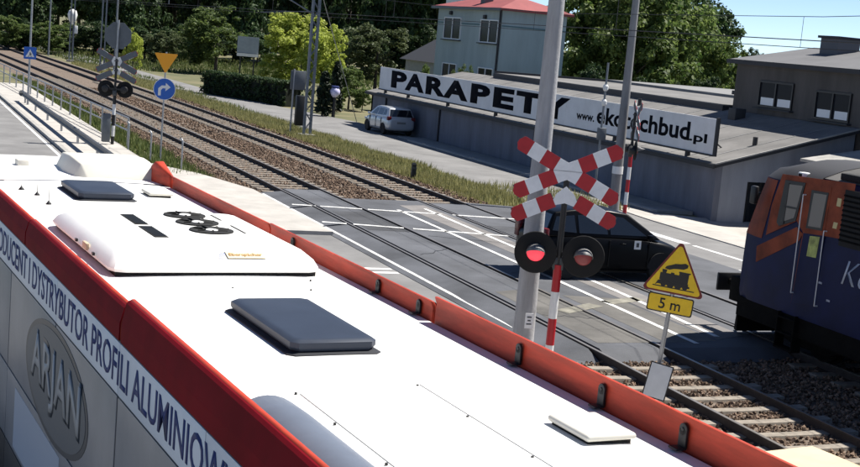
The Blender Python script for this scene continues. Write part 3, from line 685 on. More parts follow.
# ------------------------------------------------------------------ cars
def car(name, label, loc, rz, paint, P, group=None, sticker=False):
    t = thing(name, label, 'car', loc, rz, group)
    W = P['W']/2; L0, L1 = P['x0'], P['x1']
    def ring(x, w, zb, belt, deck):
        q = [(0, zb), (w*.86, zb), (w*.97, zb+.10), (w, .52), (w*.985, belt-.14), (w*.95, belt), (w*.80, deck), (0, deck+.025)]
        return [(x, y, z) for y, z in q]+[(x, -y, z) for y, z in q[-2:0:-1]]
    MB().loft([ring(*r) for r in P['stations'](W)]).build('body', paint, t, sub=1, smooth=60)
    gh = P['gh']      # greenhouse outline (x,z), base to roof, from rear base clockwise
    zb_, zt_ = min(z for x, z in gh), max(z for x, z in gh)
    def hw(z): return W*(.93-.20*((z-zb_)/(zt_-zb_)))
    vs = [(x, hw(z), z) for x, z in gh]+[(x, -hw(z), z) for x, z in gh]; n = len(gh)
    MB().add(vs, [tuple(range(n)), tuple(range(2*n-1, n-1, -1))]+[(i, i+n, (i+1) % n+n, (i+1) % n) for i in range(n)]).build('cabin', paint, t, bevel=.05, seg=3, smooth=50)
    for s in (1, -1):
        for pane in P['panes']:
            vs = [(x, s*(hw(z)+.006), z) for x, z in pane]+[(x, s*(hw(z)-.02), z) for x, z in pane]; k = len(pane)
            MB().add(vs, [tuple(range(k)), tuple(range(2*k-1, k-1, -1))]+[(i, i+k, (i+1) % k+k, (i+1) % k) for i in range(k)]).build('side_window', GLASSD, t)
        MB().box((P['mx'], s*(W+.07), zb_+.08), (.16, .14, .12)).build('wing_mirror', paint, t, bevel=.03)
        for gx in P['gaps']:
            MB().bx(gx-.006, gx+.006, s*W*.985-.03, s*W*.985+.022, .34, zb_-.03).build('door_gap', BLACKM, t)
        for hx in P['handles']:
            MB().box((hx, s*(W*.99+.012), zb_-.10), (.16, .03, .03)).build('door_handle', paint, t, bevel=.008)
        MB().box((P['hlx'], s*W*.72, P['hlz']), (.22, .34, .14)).build('headlight', mat('lamp_glass', (.5, .52, .55), .15), t, bevel=.04)
        MB().box((P['tlx'], s*W*.84, P['tlz']), (.16, .24, P.get('tlh', .34))).build('tail_light', mat('tail_red', (.12, .012, .014), .25), t, bevel=.03)
        for wx in P['wheels']:
            R_ = P['R']
            w = MB().lathe([(R_*.62, -.1), (R_*.95, -.1), (R_, -.06), (R_, .06), (R_*.95, .1), (R_*.62, .1)], 28, Matrix.Rotation(s*-PI/2, 3, 'X'), (wx, s*(W-.11), R_)).build('wheel', RUBBER, t, smooth=40)
            MB().lathe([(.04, .05), (R_*.5, .06), (R_*.63, .09), (R_*.66, -.09), (.04, -.09)], 24, Matrix.Rotation(s*-PI/2, 3, 'X'), (wx, s*(W-.11), R_)).build('rim', RIM, w, smooth=40)
            arch = [(R_*1.18*math.cos(a), R_*1.18*math.sin(a)) for a in [PI*i/14 for i in range(15)]]
            MB().prism(arch, .03, None, (wx, s*(W-.005)-.015, R_*.98)).build('wheel_arch', BLACKM, t)
    for nm, key, m_ in (('windscreen', 'ws', GLASSD), ('rear_window', 'rw', GLASSD)):
        (xa, za), (xb, zb2) = P[key]; d = Vector((xb-xa, 0, zb2-za)).normalized(); nrm = Vector((d.z, 0, -d.x)); 
        if (key == 'rw') == (nrm.x > 0): nrm = -nrm
        a = hw(za)*.90; b = hw(zb2)*.90
        vs = [Vector((xa, -a, za)), Vector((xa, a, za)), Vector((xb, b, zb2)), Vector((xb, -b, zb2))]
        vs2 = [v+nrm*.008 for v in vs]+[v-nrm*.03 for v in vs]
        MB().add(vs2, [(0, 1, 2, 3), (7, 6, 5, 4), (0, 4, 5, 1), (1, 5, 6, 2), (2, 6, 7, 3), (3, 7, 4, 0)]).build(nm, m_, t)
    MB().box((P['x0']+P.get('plx', -.005), 0, P['plz']), (.03, .5, .11)).build('number_plate', P.get('plm', WHITE), t)
    MB().box((P['x1']-.02, 0, .42), (.06, 1.0, .12)).build('grille', BLACKM, t, bevel=.02)
    MB().bx(P['x0']+.25, P['x1']-.3, -W*.8, W*.8, .17, .3).build('underside', BLACKM, t)
    return t
CARK = mat('car_black', (0.004, 0.0045, 0.006), 0.3, spec=.12)
CARS = mat('car_silver', (0.50, 0.52, 0.545), 0.3, metal=0.35, coat=0.5)
PB = dict(gaps=(-1.12, -.2, .98), W=1.80, x0=-2.12, x1=2.22, R=.32, wheels=(-1.36, 1.36), mx=.95, handles=(-.75, .2), hlx=2.02, hlz=.68, tlx=-2.05, tlz=.95, tlh=.42, plz=.62,
    stations=lambda W: [(-2.12, W*.82, .34, .84, .86), (-2.09, W*.93, .27, .98, 1.0), (-1.7, W*.99, .2, 1.0, 1.02), (-.6, W, .18, 1.0, 1.02), (.6, W, .18, .98, 1.0), (1.15, W*.995, .18, .95, .985), (1.7, W*.97, .2, .85, .90), (2.05, W*.88, .24, .72, .78), (2.22, W*.70, .34, .60, .64)],
    gh=[(-2.05, .98), (-1.78, 1.53), (-1.2, 1.60), (-.2, 1.61), (.35, 1.55), (1.38, .97)],
    panes=[[(-1.86, 1.12), (-1.74, 1.43), (-1.22, 1.47), (-1.16, 1.08)], [(-1.08, 1.08), (-1.12, 1.48), (-.32, 1.50), (-.24, 1.07)], [(-.16, 1.07), (-.22, 1.50), (.22, 1.46), (.92, 1.06)]],
    ws=((1.312, 1.01), (.405, 1.52)), rw=((-2.012, 1.06), (-1.815, 1.46)))
bc = car('car', 'black car driving over the crossing behind the flashing red lamps', (16.0, 27.45, ZC+.0), rad(-3), CARK, PB)
bc.scale = (.87, .98, 1.0)
MB().box((.62, -.905, .86), (.2, .006, .2)).build('door_sticker', WHITE, bc)
MB().box((.62, -.909, .86), (.08, .004, .1)).build('sticker_mark', STEELD, bc)
PW = dict(PB); PW.update(gaps=(-.92, -.12, .82), W=1.66, x0=-1.9, x1=1.88, R=.29, wheels=(-1.22, 1.22), mx=.75, handles=(-.6, .25), hlx=1.7, hlz=.66, tlx=-1.80, tlz=.90, tlh=.2, plz=.68, plm=mat('plate_dim', (.2, .2, .2), .5),
    stations=lambda W: [(-1.90, W*.84, .34, .80, .82), (-1.87, W*.94, .27, .92, .94), (-1.5, W*.99, .2, .94, .96), (-.5, W, .18, .94, .96), (.5, W, .18, .92, .94), (.95, W*.99, .18, .9, .93), (1.4, W*.97, .2, .82, .87), (1.75, W*.88, .24, .70, .75), (1.88, W*.70, .34, .58, .62)],
    gh=[(-1.86, .92), (-1.55, 1.43), (-1.0, 1.48), (-.1, 1.48), (.3, 1.42), (1.2, .91)],
    panes=[[(-1.42, 1.06), (-1.36, 1.33), (-1.02, 1.36), (-.96, 1.02)], [(-.88, 1.02), (-.92, 1.37), (-.22, 1.38), (-.16, 1.0)], [(-.08, 1.0), (-.12, 1.38), (.18, 1.34), (.78, .99)]],
    ws=((1.131, .95), (.354, 1.39)), rw=((-1.812, 1.0), (-1.594, 1.36)))
wc = car('car', 'silver-white hatchback parked beside the grey workshop wall', (26.0, 68.5, 0.0), rad(92), CARS, PW)
wc.scale = (.93, 1.0, 1.0)

# ------------------------------------------------------------------ level crossing signals
LENSR = mat('lens_lit', (.5, .02, .03), .3, emit=(1, .06, .09), estr=.7)
LENSD = mat('lens_dim', (.22, .035, .04), .35, emit=(.9, .25, .25), estr=.02)
def signal(label, loc, n, lit, group, stripes=SIGNR, zc=3.42, extra_white=False):
    t = thing('crossing_signal', label, 'crossing signal', loc, 0, group)
    R = facing(n); R4 = R.to_4x4()
    z = 0; k = 0
    while z < 2.08:
        zz = min(z+.42, 2.1)
        MB().tube((0, 0, z), (0, 0, zz), .065, n=14).build('post_band', (WHITE if k % 2 else stripes), t, smooth=40); z = zz; k += 1
    MB().tube((0, 0, 2.1), (0, 0, zc+.1), .045, n=12).build('post', BLACK, t, smooth=40)
    MB().lathe([(.12, 0), (.12, .04), (.07, .07)], 14).build('base_flange', STEELD, t)
    # boards
    def arm(ang, z0, y0, spans):
        d = Vector((math.cos(ang), 0, math.sin(ang))); nn = Vector((-d.z, 0, d.x)); h = .115
        for a, b, m, tip in spans:
            if tip: pts = [(a, -h), (b-.06, -h), (b, -h*.25), (b, h*.25), (b-.06, h), (a, h)]
            else: pts = [(a, -h), (b, -h), (b, h), (a, h)]
            vs = []
            for y in (y0, y0+.012):
                for p, q in pts: vs.append(R @ (d*p+nn*q+Vector((0, y, z0))))
            k = len(pts)
            MB().add(vs, [tuple(range(k)), tuple(range(2*k-1, k-1, -1))]+[(i, i+k, (i+1) % k+k, (i+1) % k) for i in range(k)]).build('board_piece', m, t)
        a0 = spans[0][0]-.01; b0 = spans[-1][1]-.03
        vs = []
        for y in (y0+.013, y0+.022):
            for p, q in ((a0, -h*.92), (b0, -h*.92), (b0, h*.92), (a0, h*.92)): vs.append(R @ (d*p+nn*q+Vector((0, y, z0))))
        MB().add(vs, [(0, 1, 2, 3), (7, 6, 5, 4), (0, 4, 5, 1), (1, 5, 6, 2), (2, 6, 7, 3), (3, 7, 4, 0)]).build('board_back', SIGNB, t)
    A = rad(26.5)
    half = [(.2, .44, SIGNR, 0), (.44, .66, SIGNW, 0), (.66, .88, SIGNR, 1)]
    for ang, y0 in ((A, -.075), (PI-A, -.075), (PI+A, -.075), (-A, -.075)): arm(ang, zc, y0, half)
    hx = [(.205*math.cos(A)+.055, .205*math.sin(A)-.1), (.205*math.cos(A)+.055-.11, .19), (0, .13), (-.205*math.cos(A)-.055+.11, .19), (-.205*math.cos(A)-.055, .205*math.sin(A)-.1), (-.205*math.cos(A)-.055, -.205*math.sin(A)+.1), (-.205*math.cos(A)-.055+.11, -.19), (0, -.13), (.205*math.cos(A)+.055-.11, -.19), (.205*math.cos(A)+.055, -.205*math.sin(A)+.1)]
    MB().prism(hx, .012, R, Vector((0, 0, zc))+R @ Vector((0, -.074, 0))).build('board_centre', SIGNW, t)
    zc2 = zc-.36
    for ang in (PI+A, -A): arm(ang, zc2, -.075, half)
    ch = [(0, .13), (-.205*math.cos(A)+.05, .205*-math.sin(A)+.103), (-.205*math.cos(A)-.05, -.205*math.sin(A)-.103), (0, -.128), (.205*math.cos(A)+.05, -.205*math.sin(A)-.103), (.205*math.cos(A)-.05, -.205*math.sin(A)+.103)]
    MB().prism(ch, .012, R, Vector((0, 0, zc2))+R @ Vector((0, -.074, 0))).build('board_centre', SIGNW, t)
    for zz in (zc+.02, zc2-.0):
        MB().box((0, 0, zz), (.14, .12, .05), R).build('clamp', STEELD, t)
    # lamps
    for sx, l in ((-1, lit[0]), (1, lit[1])):
        c = R @ Vector((sx*.365, -.06, 0))+Vector((0, 0, 2.27))
        Q = R @ Matrix.Rotation(PI/2, 3, 'X')
        d = MB().lathe([(.315, 0), (.325, .01), (.315, .02), (.15, .025)], 36, Q, c).build('lamp_disc', BLACKM, t, smooth=40)
        MB().lathe([(.02, -.22), (.13, -.2), (.15, -.12), (.15, .0)], 20, Q, c).build('lamp_housing', BLACK, t, smooth=40)
        MB().lathe([(.136, .022), (.132, .05), (.09, .08), (.005, .09)], 24, Q, c).build('lamp_lens', l, d, smooth=60)
        hv = []; m_ = MB(); N_ = 13
        for i in range(N_):
            a = rad(-8+196*i/(N_-1)); ln = .03+.27*max(0, math.sin(a))
            for r, y in ((.14, -.02), (.14-.012*0, -.02-ln)):
                hv.append(c+R @ Vector((r*math.cos(a), y, r*math.sin(a)-(.22*ln if y < -.03 else 0))))
        m_.add(hv, [(2*i, 2*i+1, 2*i+3, 2*i+2) for i in range(N_-1)])
        ho = m_.build('lamp_hood', mat('hood_grey', (.17, .17, .17), .6), d, fixn=False, smooth=60)
        md = ho.modifiers.new('s', 'SOLIDIFY'); md.thickness = .006
    MB().box((0, 0, 2.27), (.9, .05, .07), R).build('lamp_bar', BLACK, t)
    MB().box(R @ Vector((0, .03, 2.12)), (.16, .14, .2), R).build('junction_box', STEELD, t, bevel=.015)
    return t
b0 = PX(551, 333, 9.75); 
signal('red-striped crossing signal with left red lamp lit, in front of the black car', (b0.x, b0.y, 0), (-.42, -.9), (LENSR, LENSD), 'level crossing signals', zc=PX(568, 171, 9.75).z)
qf = G(624, 217)
far_s = signal('crossing signal seen edge-on in front of the workshop, beside the concrete pole', (qf.x, qf.y, 0.0), (.93, -.36), (LENSD, LENSD), 'level crossing signals', zc=3.4)
ls = signal('crossing signal seen from behind beside the guard rail', (8.75, 53.4, 0.0), (.35, .93), (LENSD, LENSD), 'level crossing signals', stripes=BLACK, zc=3.35)
# octagonal sign back and control cabinet on that signal
oc = [(.55*math.cos(PI/8+PI/4*i), .55*math.sin(PI/8+PI/4*i)) for i in range(8)]
Rl = facing((.35, .93))
MB().prism(oc, .012, Rl, Vector((0, 0, 4.35))+Rl @ Vector((0, -.06, 0))).build('octagonal_sign_back', SIGNB, ls)
MB().tube((0, 0, 3.45), (0, 0, 4.95), .045, n=10).build('post_extension', GALV, ls)
MB().box((-.28, -.1, .75), (.30, .28, 1.1)).build('control_box', SIGNB, ls, bevel=.02)

# ------------------------------------------------------------------ road signs
def rounded(pts, r, k=4):
    out = []; n = len(pts)
    for i in range(n):
        p = Vector(pts[i]); a = (Vector(pts[i-1])-p).normalized(); b = (Vector(pts[(i+1) % n])-p).normalized()
        ang = math.acos(max(-1, min(1, a.dot(b)))); t = r/math.tan(ang/2); bis = (a+b).normalized(); c = p+bis*(r/math.sin(ang/2))
        s = p+a*t-c; e = p+b*t-c; a0 = math.atan2(s.y, s.x); a1 = math.atan2(e.y, e.x); d = (a1-a0+PI) % (2*PI)-PI
        out += [(c.x+r*math.cos(a0+d*j/k), c.y+r*math.sin(a0+d*j/k)) for j in range(k+1)]
    return out
def plate(name, pts, m, parent, R, o, y, h=.004, bevel=0):
    return MB().prism(pts, h, R, Vector(o)+R @ Vector((0, y, 0))).build(name, m, parent)
c5 = PX(676, 272, 10.75); n5 = (-.60, -.80); R5 = facing(n5) @ Matrix.Rotation(rad(4.2), 3, 'Y')
sg = thing('train_warning_sign', 'yellow triangular steam train warning sign on a leaning post', 'road sign', (c5.x, c5.y, 0))
zc = c5.z-.06
S = .92; tri = [(-S/2, -S*.289), (S/2, -S*.289), (0, S*.577)]
off = Vector((0, 0, zc))
# leaning post
bx_ = R5 @ Vector((0, .03, 0)); foot = Vector((0, 0, -.0)); top = off+bx_+R5 @ Vector((0, 0, .45)); low = off+bx_+R5 @ Vector((0, 0, -zc+.02))
low.z = -.1
MB().tube(low, top, .033, n=12).build('post', GALV, sg, smooth=40)
p1 = plate('sign_plate', rounded(tri, .045), SIGNB, sg, R5, off, 0, .006)
plate('sign_border', rounded(tri, .045), mat('sign_border', (.16, .015, .012), .5), p1, R5, off, -.003, .003)
plate('sign_face', rounded([(x*.90, z*.90) for x, z in tri], .04), SIGNY, p1, R5, off, -.006, .003)
pic = [[(-.30, -.19), (.30, -.19), (.30, -.175), (-.30, -.175)],
       [(-.20, -.085), (.20, -.085), (.20, -.115), (.225, -.125), (.225, -.15), (-.235, -.15), (-.27, -.175), (-.235, -.10)],
       [(-.22, -.085), (.06, -.085), (.06, .02), (-.22, .02)], [(.05, -.09), (.19, -.09), (.19, .055), (.21, .06), (.21, .075), (.04, .075), (.04, .06), (.05, .055)],
       [(-.19, .015), (-.14, .015), (-.13, .07), (-.20, .07)], [(-.07, .015), (-.02, .015), (-.02, .04), (-.07, .04)],
       [(-.17, .085), (-.10, .075), (-.04, .10), (.10, .115), (.15, .145), (.155, .185), (.11, .205), (.05, .185), (-.03, .175), (-.09, .145), (-.15, .12)]]
pg = MB()
for q in pic: pg.prism(q, .002, R5, off+R5 @ Vector((0, -.008-.0004*pic.index(q), 0)))
for x, r in ((-.15, .04), (-.05, .05), (.06, .05), (.16, .04)):
    pg.prism([(x+r*math.cos(2*PI*i/14), -.14+r*math.sin(2*PI*i/14)) for i in range(14)], .002, R5, off+R5 @ Vector((0, -.0115, 0)))
pg.build('train_pictogram', BLACK, p1)
rect = rounded([(-.33, -.56), (.33, -.56), (.33, -.29), (-.33, -.29)], .03)
p2 = plate('distance_plate', rect, BLACK, sg, R5, off, .0, .006)
plate('plate_face', rounded([(-.312, -.542), (.312, -.542), (.312, -.308), (-.312, -.308)], .025), SIGNY, p2, R5, off, -.003, .003)
text('lettering', '5 m', BLACK, p2, Matrix.Translation(off) @ R5.to_4x4() @ Matrix.Translation((-.16, -.0035, -.505)), width=.31, height=.155, depth=.003, offset=.01)
pb = MB()
Rp = R5 @ Matrix.Rotation(rad(5), 3, 'Y') @ Matrix.Rotation(rad(-10), 3, 'X')
cpl = PX(658.5, 380, 10.66)+Vector((-.05, -.06, 0))-Vector((c5.x, c5.y, 0))
q = MB().box(cpl, (.34, .02, .52), Rp).build('small_board', BLACK, sg)
MB().box(cpl+Rp @ Vector((0, -.012, 0)), (.305, .008, .485), Rp).build('board_face', mat('board_grey', (.62, .64, .66), .5, var=.06), q)

cg = PX(163, 89, 9.8); cy_ = PX(166, 62, 9.8)
tg = thing('direction_sign', 'blue right-turn arrow sign under an orange give-way triangle', 'road sign', (cg.x+.05, cg.y, 0)); Rg = facing((-.18, -.98))
MB().tube((0, 0, -.05), (0, 0, cy_.z+.35), .032, n=10).build('post', GALV, tg, smooth=40)
zg = cy_.z+.02; S = .86
gw = [(-S/2, S*.33), (0, -S*.52), (S/2, S*.33)]
p = plate('give_way_plate', rounded(gw, .03), SIGNB, tg, Rg, (0, 0, zg), -.045, .006); plate('give_way_face', rounded(gw, .03), SIGNO, p, Rg, (0, 0, zg), -.048, .003)
ci = [(.40*math.cos(2*PI*i/32), .40*math.sin(2*PI*i/32)) for i in range(32)]
p = plate('arrow_plate', ci, WHITE, tg, Rg, (0, 0, cg.z), -.045, .006); plate('arrow_field', [(x*.95, z*.95) for x, z in ci], SIGNBL, p, Rg, (0, 0, cg.z), -.048, .003)
arr = [(-.20, -.26), (-.10, -.26), (-.10, -.06), (-.04, .01), (.06, .01), (.06, -.09), (.24, .06), (.06, .21), (.06, .11), (-.08, .11), (-.20, 0)]
MB().prism([(x-.02, z+.02) for x, z in arr], .003, Rg, Vector((0, 0, cg.z))+Rg @ Vector((0, -.051, 0))).build('arrow', WHITE, p)

cp = PX(30, 53, 7.4); Rq = facing((-.05, -1))
lp = thing('lamp_post', 'tall grey lamp post carrying a blue pedestrian crossing sign', 'lamp post', (cp.x, cp.y, 0))
MB().tube((0, 0, -.05), (0, 0, 7.5), .06, .04, n=10).build('post', GALV, lp, smooth=40)
MB().path([Vector((0, 0, 7.45)), Vector((-.2, 0, 7.8)), Vector((-1.1, 0, 7.95))], .03).build('arm', GALV, lp)
MB().box((-1.35, 0, 7.95), (.6, .22, .12)).build('lamp_head', GALV, lp, bevel=.03)
p = plate('sign_plate', rounded([(-.31, -.31), (.31, -.31), (.31, .31), (-.31, .31)], .04), SIGNBL, lp, Rq, (0, 0, cp.z), -.075, .008)
plate('white_triangle', [(-.22, -.2), (.22, -.2), (0, .2)], WHITE, p, Rq, (0, 0, cp.z), -.078, .003)
fig = MB()
for q in ([(-.02, .0), (.03, .0), (.04, -.09), (-.03, -.09)], [(-.03, -.08), (0, -.08), (-.06, -.19), (-.09, -.19)], [(.01, -.08), (.04, -.08), (.08, -.19), (.05, -.19)], [(.03, -.01), (.09, -.06), (.08, -.08), (.03, -.04)]):
    fig.prism(q, .002, Rq, Vector((0, 0, cp.z))+Rq @ Vector((0, -.081, 0)))
fig.prism([(.005+.025*math.cos(2*PI*i/10), .03+.025*math.sin(2*PI*i/10)) for i in range(10)], .002, Rq, Vector((0, 0, cp.z))+Rq @ Vector((0, -.081, 0)))
fig.build('walking_figure', BLACK, p)

# ------------------------------------------------------------------ poles, masts, guard rail, fence
q = PX(525, 318, 9.6)
cpole = thing('concrete_pole', 'thick pale concrete pole rising behind the bus parapet', 'pole', (q.x, q.y, 0))
MB().lathe([(.185, -.1), (.17, 1), (.135, 5), (.10, 9)], 20).build('shaft', POLEC, cpole, smooth=40)
d = (Vector((-q.x, -q.y, 0))).normalized(); s_ = MB().box(d*.168+Vector((.05, -.05, q.z)), (.13, .012, .24), facing((d.x+.25, d.y))).build('number_plate', SIGNW, cpole)
g = MB()
for k, w in enumerate((.07, .05, .08)): g.box(d*.178+Vector((.05, -.05, q.z+.06-.055*k)), (w, .004, .02), facing((d.x+.25, d.y)))
g.build('plate_marks', STEELD, s_)
MB().lathe([(.05, 0), (.05, .03), (.03, .1), (.02, .12)], 10, None, d*.2+Vector((.1, -.1, 0))).build('cable_boot', STEELD, cpole)
q = G(613, 213)
p6 = thing('concrete_pole', 'slimmer concrete pole in front of the workshop sign', 'pole', (q.x, q.y, 0))
MB().lathe([(.19, -.1), (.175, 1), (.13, 6), (.10, 9.5)], 18).build('shaft', mat('pole_concrete_shaded', (.22, .22, .225), .85, var=.2, scale=2.5, streak=(2, 2, .3)), p6, smooth=40)  # copy of the pole concrete, darkened to carry the shade on this pole
MB().lathe([(.185, 1.35), (.185, 1.6)], 16).build('white_band', WHITE, p6)
q = PX(598, 160, 25.0)
ms = thing('slim_mast', 'slim grey mast with two white insulators and a small box, by the workshop sign', 'mast', (q.x, q.y, 0))
MB().tube((0, 0, -.05), (0, 0, 5.0), .05, .04, n=8).build('post', MASTM, ms)
for v in (87, 102): MB().lathe([(.06, -.12), (.1, -.06), (.1, .06), (.06, .12)], 10, None, (0, 0, PX(600, v, 25.0).z)).build('insulator', WHITE, ms)
MB().box((0, -.05, PX(597, 133, 25.0).z), (.3, .2, .45)).build('box', SIGNB, ms, bevel=.02)

def cat_mast(label, x, y, z=8.2, detail=True):
    t = thing('catenary_mast', label, 'catenary mast', (x, y, 0), 0, 'catenary masts along the track')
    for s in (-1, 1):
        MB().bx(s*.16-.05, s*.16+.05, -.09, .09, -.1, z).build('leg', MASTM, t)
    if detail:
        g = MB(); k = .3; f = 1
        while k < z-.5:
            g.tube((-.16*f, -.07, k), (.16*f, -.07, k+.45), .018, n=5); g.tube((-.16*f, .07, k), (.16*f, .07, k+.45), .018, n=5); k += .45; f = -f
        g.build('lacing', MASTM, t)
    MB().bx(-.35, .35, -.35, .35, -.1, .12).build('footing', CONC, t)
    xt = [XR[0]+.75+cv(y)-x, XR[2]+.75+cv(y)-x]
    a = MB()
    a.tube((0, 0, 7.3), (xt[1], 0, 7.35), .035, n=6); a.tube((0, 0, 5.9), (xt[1], 0, 7.3), .035, n=6); a.tube((0, 0, 6.1), (xt[1]+.2, 0, 5.82), .022, n=6)
    a.build('cantilever', MASTM, t)
    MB().tube((xt[1], 0, 7.35), (xt[0], 0, 7.38), .035, n=6).tube((xt[0], 0, 7.38), (xt[0], 0, 5.8), .02, n=5).build('cross_arm', MASTM, t)
    a = MB(); a.tube((xt[1]-.2, 0, 7.4), (0, 0, 8.05), .02, n=5); a.build('tie_rod', MASTM, t)
    return t
m1 = cat_mast('grey lattice catenary mast beside the far track, nearest to the crossing', 19.75, 63.2, 9)
for y, l in ((118, 'grey catenary mast far down the track beyond the crossing sign'), (134, 'distant grey catenary mast further along the curve'), (178, 'faint distant catenary mast before the dark wood')):
    cat_mast(l, 19.7+cv(y), y, 9, detail=False)
for y, x in ((112, 19.6), (146, 19.4)):
    t = tag(MB().tube((x+cv(y), y, -.1), (x+cv(y), y, 9), .09, .07, n=8).build('utility_pole', MASTM), 'slim grey pole among the distant catenary masts', 'pole', 'slim poles by the distant masts')
# near-side masts carry the near track's wires
def near_mast(label, x, y):
    t = thing('catenary_mast', label, 'catenary mast', (x, y, 0), 0, 'catenary masts along the track')
    MB().bx(-.12, .12, -.12, .12, -.1, 9).build('leg', MASTM, t); xt = XR[0]+.75+cv(y)-x
    a = MB(); a.tube((0, 0, 7.3), (xt, 0, 7.35), .035, n=6); a.tube((0, 0, 5.9), (xt, 0, 7.3), .035, n=6); a.tube((0, 0, 6.1), (xt, 0, 5.82), .022, n=6); a.build('cantilever', MASTM, t)
near_mast('single-leg catenary mast on the road side of the distant track', 9.9+cv(122), 122)
# overhead wires
SUP = [-62, 0.5, 63.2, 126, 189, 252]
WIRE = mat('wire', (.05, .05, .052), .6, metal=.5)
for i, nm in ((0, 'near'), (2, 'far')):
    for kind in ('contact', 'messenger'):
        pts = []
        for a, b in zip(SUP[:-1], SUP[1:]):
            for k in range(6):
                f = k/6; y = a+(b-a)*f; z = 5.8 if kind == 'contact' else 7.3-(4*f*(1-f))*1.0
                pts.append(Vector((XR[i]+.75+cv(y), y, z)))
        t = MB().path(pts, .008 if kind == 'contact' else .007, n=5).build('overhead_wire', WIRE)
        tag(t, f'{"lower contact" if kind == "contact" else "upper sagging support"} wire strung above the {nm} track', 'wire')
        if kind == 'contact': cw_ = t
    for y in (10, 22, 34, 46, 75, 90):
        f = ((y-.5) % 62.7)/62.7; MB().tube((XR[i]+.75+cv(y), y, 5.8), (XR[i]+.75+cv(y), y, 7.3-4*f*(1-f)), .006, n=4).build('dropper', WIRE, cw_)
# stay of the mast
e = G(357, 122); t = tag(MB().tube((19.75, 63.2, 7.6), (e.x, e.y, -.05), .022, n=6).build('guy_wire', GALV), 'pale guy wire slanting down from the lattice mast towards the silver hatchback', 'wire')
# signal with back board near the mast
q = G(290, 133)
t = thing('railway_signal', 'railway signal post with grey back board beside the lattice mast', 'railway signal', (q.x, q.y, 0))
MB().tube((0, 0, -.05), (0, 0, 3.2), .045, n=8).build('post', GALV, t)
MB().box((.22, 0, 2.65), (.78, .06, .95)).build('back_board', SIGNB, t, bevel=.02)
MB().box((.42, .05, 1.15), (.42, .3, 1.5)).build('signal_head', BLACK, t, bevel=.04)
# small lamp post among the gardens, garden lamp, bollard
q = G(72, 58)
t = thing('street_lamp', 'distant lamp post with white teardrop head beside the curve of the track', 'street lamp', (q.x, q.y, 0))
MB().tube((0, 0, -.05), (0, 0, 3.6), .12, .09, n=8).build('post', STEELD, t)
MB().lathe([(.12, 3.4), (.4, 3.9), (.5, 4.4), (.38, 4.8), (.1, 4.95)], 14, None, (-.15, 0, 0)).build('lamp_head', WHITE, t, smooth=60)
MB().box((.2, -.1, 2.9), (.4, .3, .8)).build('box', SIGNW, t, bevel=.04)
q = G(333, 117)
t = thing('garden_lamp', 'small post with a pale violet globe between the two slim conifers', 'lamp', (q.x, q.y, 0))
MB().tube((0, 0, -.05), (0, 0, 1.25), .12, .1, n=8).build('post', BLACK, t)
MB().lathe([(.1, 1.2), (.3, 1.4), (.32, 1.6), (.2, 1.8), (.02, 1.85)], 16).build('globe', mat('globe', (.6, .58, .8), .2), t, smooth=60)
MB().bx(-.22, .22, -.22, .22, 1.78, 1.9).build('cap', NAVY, t, bevel=.05)
q = G(413, 179)
t = thing('marker_post', 'short black marker post in the dry grass verge', 'bollard', (q.x, q.y, 0))
MB().loft([[(-.09, -.06, -.05), (.09, -.06, -.05), (.09, .06, -.05), (-.09, .06, -.05)], [(-.08, -.05, .55), (.08, -.05, .55), (.08, .05, .55), (-.08, .05, .55)], [(-.05, -.03, .62), (.05, -.03, .62), (.05, .03, .62), (-.05, .03, .62)]]).build('stake', BLACK, t)
MB().bx(-.082, .082, -.062, -.055, .38, .46).build('reflector', STEELD, t)
# guard rail
gr = thing('guard_rail', 'galvanised steel guard rail along the pavement edge', 'guard rail', (7.35, 43, 0))
for k in range(7):
    MB().bx(-.02, .06, k*5-.05, k*5+.05, -.1, .68).build('post', GALV, gr)
prof = [(-.06, .40), (-.02, .44), (-.06, .50), (-.06, .52), (-.02, .56), (-.06, .62), (-.055, .715), (-.02, .72), (-.045, .62), (-.005, .56), (-.045, .52), (-.045, .50), (-.005, .44), (-.045, .40)]
prof = [(-.03, .38), (-.085, .42), (-.085, .47), (-.03, .52), (-.03, .56), (-.085, .60), (-.085, .66), (-.03, .70), (-.022, .70), (-.075, .655), (-.075, .605), (-.02, .565), (-.02, .515), (-.075, .465), (-.075, .425), (-.022, .38)]
MB().loft([[(x, y, z) for x, z in prof] for y in (-.5, 10, 20, 31)]).build('beam', mat('guard_beam', (.16, .165, .17), .6, metal=.5, var=.15), gr)
MB().tube((-.055, 31, .54), (-.055, 31.25, .45), .17, .1, n=12).build('end_terminal', mat('guard_beam', (0, 0, 0)), gr)
# railing fence along the track
fn = thing('railing_fence', 'long grey tubular railing between pavement and near track', 'fence', (9.45, 54, 0))
fy = [0, 2.6, 5.2, 7.8, 10.4, 13, 15.6, 18.2, 20.8, 23.4, 26, 29, 32, 35, 38, 42, 46, 50]
fx = lambda y: -.045*y+.0005*y*y*.2
for y in fy: MB().tube((fx(y), y, -.1), (fx(y), y, 1.12), .04, n=8).build('post', GALV, fn)
for z in (1.12, .62): MB().path([Vector((fx(y), y, z)) for y in fy], .03, n=6).build('rail', GALV, fn)
for k, (u, v) in enumerate(((128, 152), (150, 163), (181, 172))):
    q = G(u, v)
    hl_ = ('beside the crossing signal seen from behind', 'next to the blue arrow sign post', 'at the end of the pavement by the weeds')[k]
    t = MB().path([Vector((0, 0, -.1)), Vector((0, 0, .98)), Vector((.0, .03, 1.08)), Vector((-.03, .10, 1.14)), Vector((-.05, .22, 1.12))], .03, n=8).build('barrier_post', GALV, loc=q, smooth=50)
    tag(t, 'hooked steel tube post '+hl_, 'post', 'hooked posts by the near track')
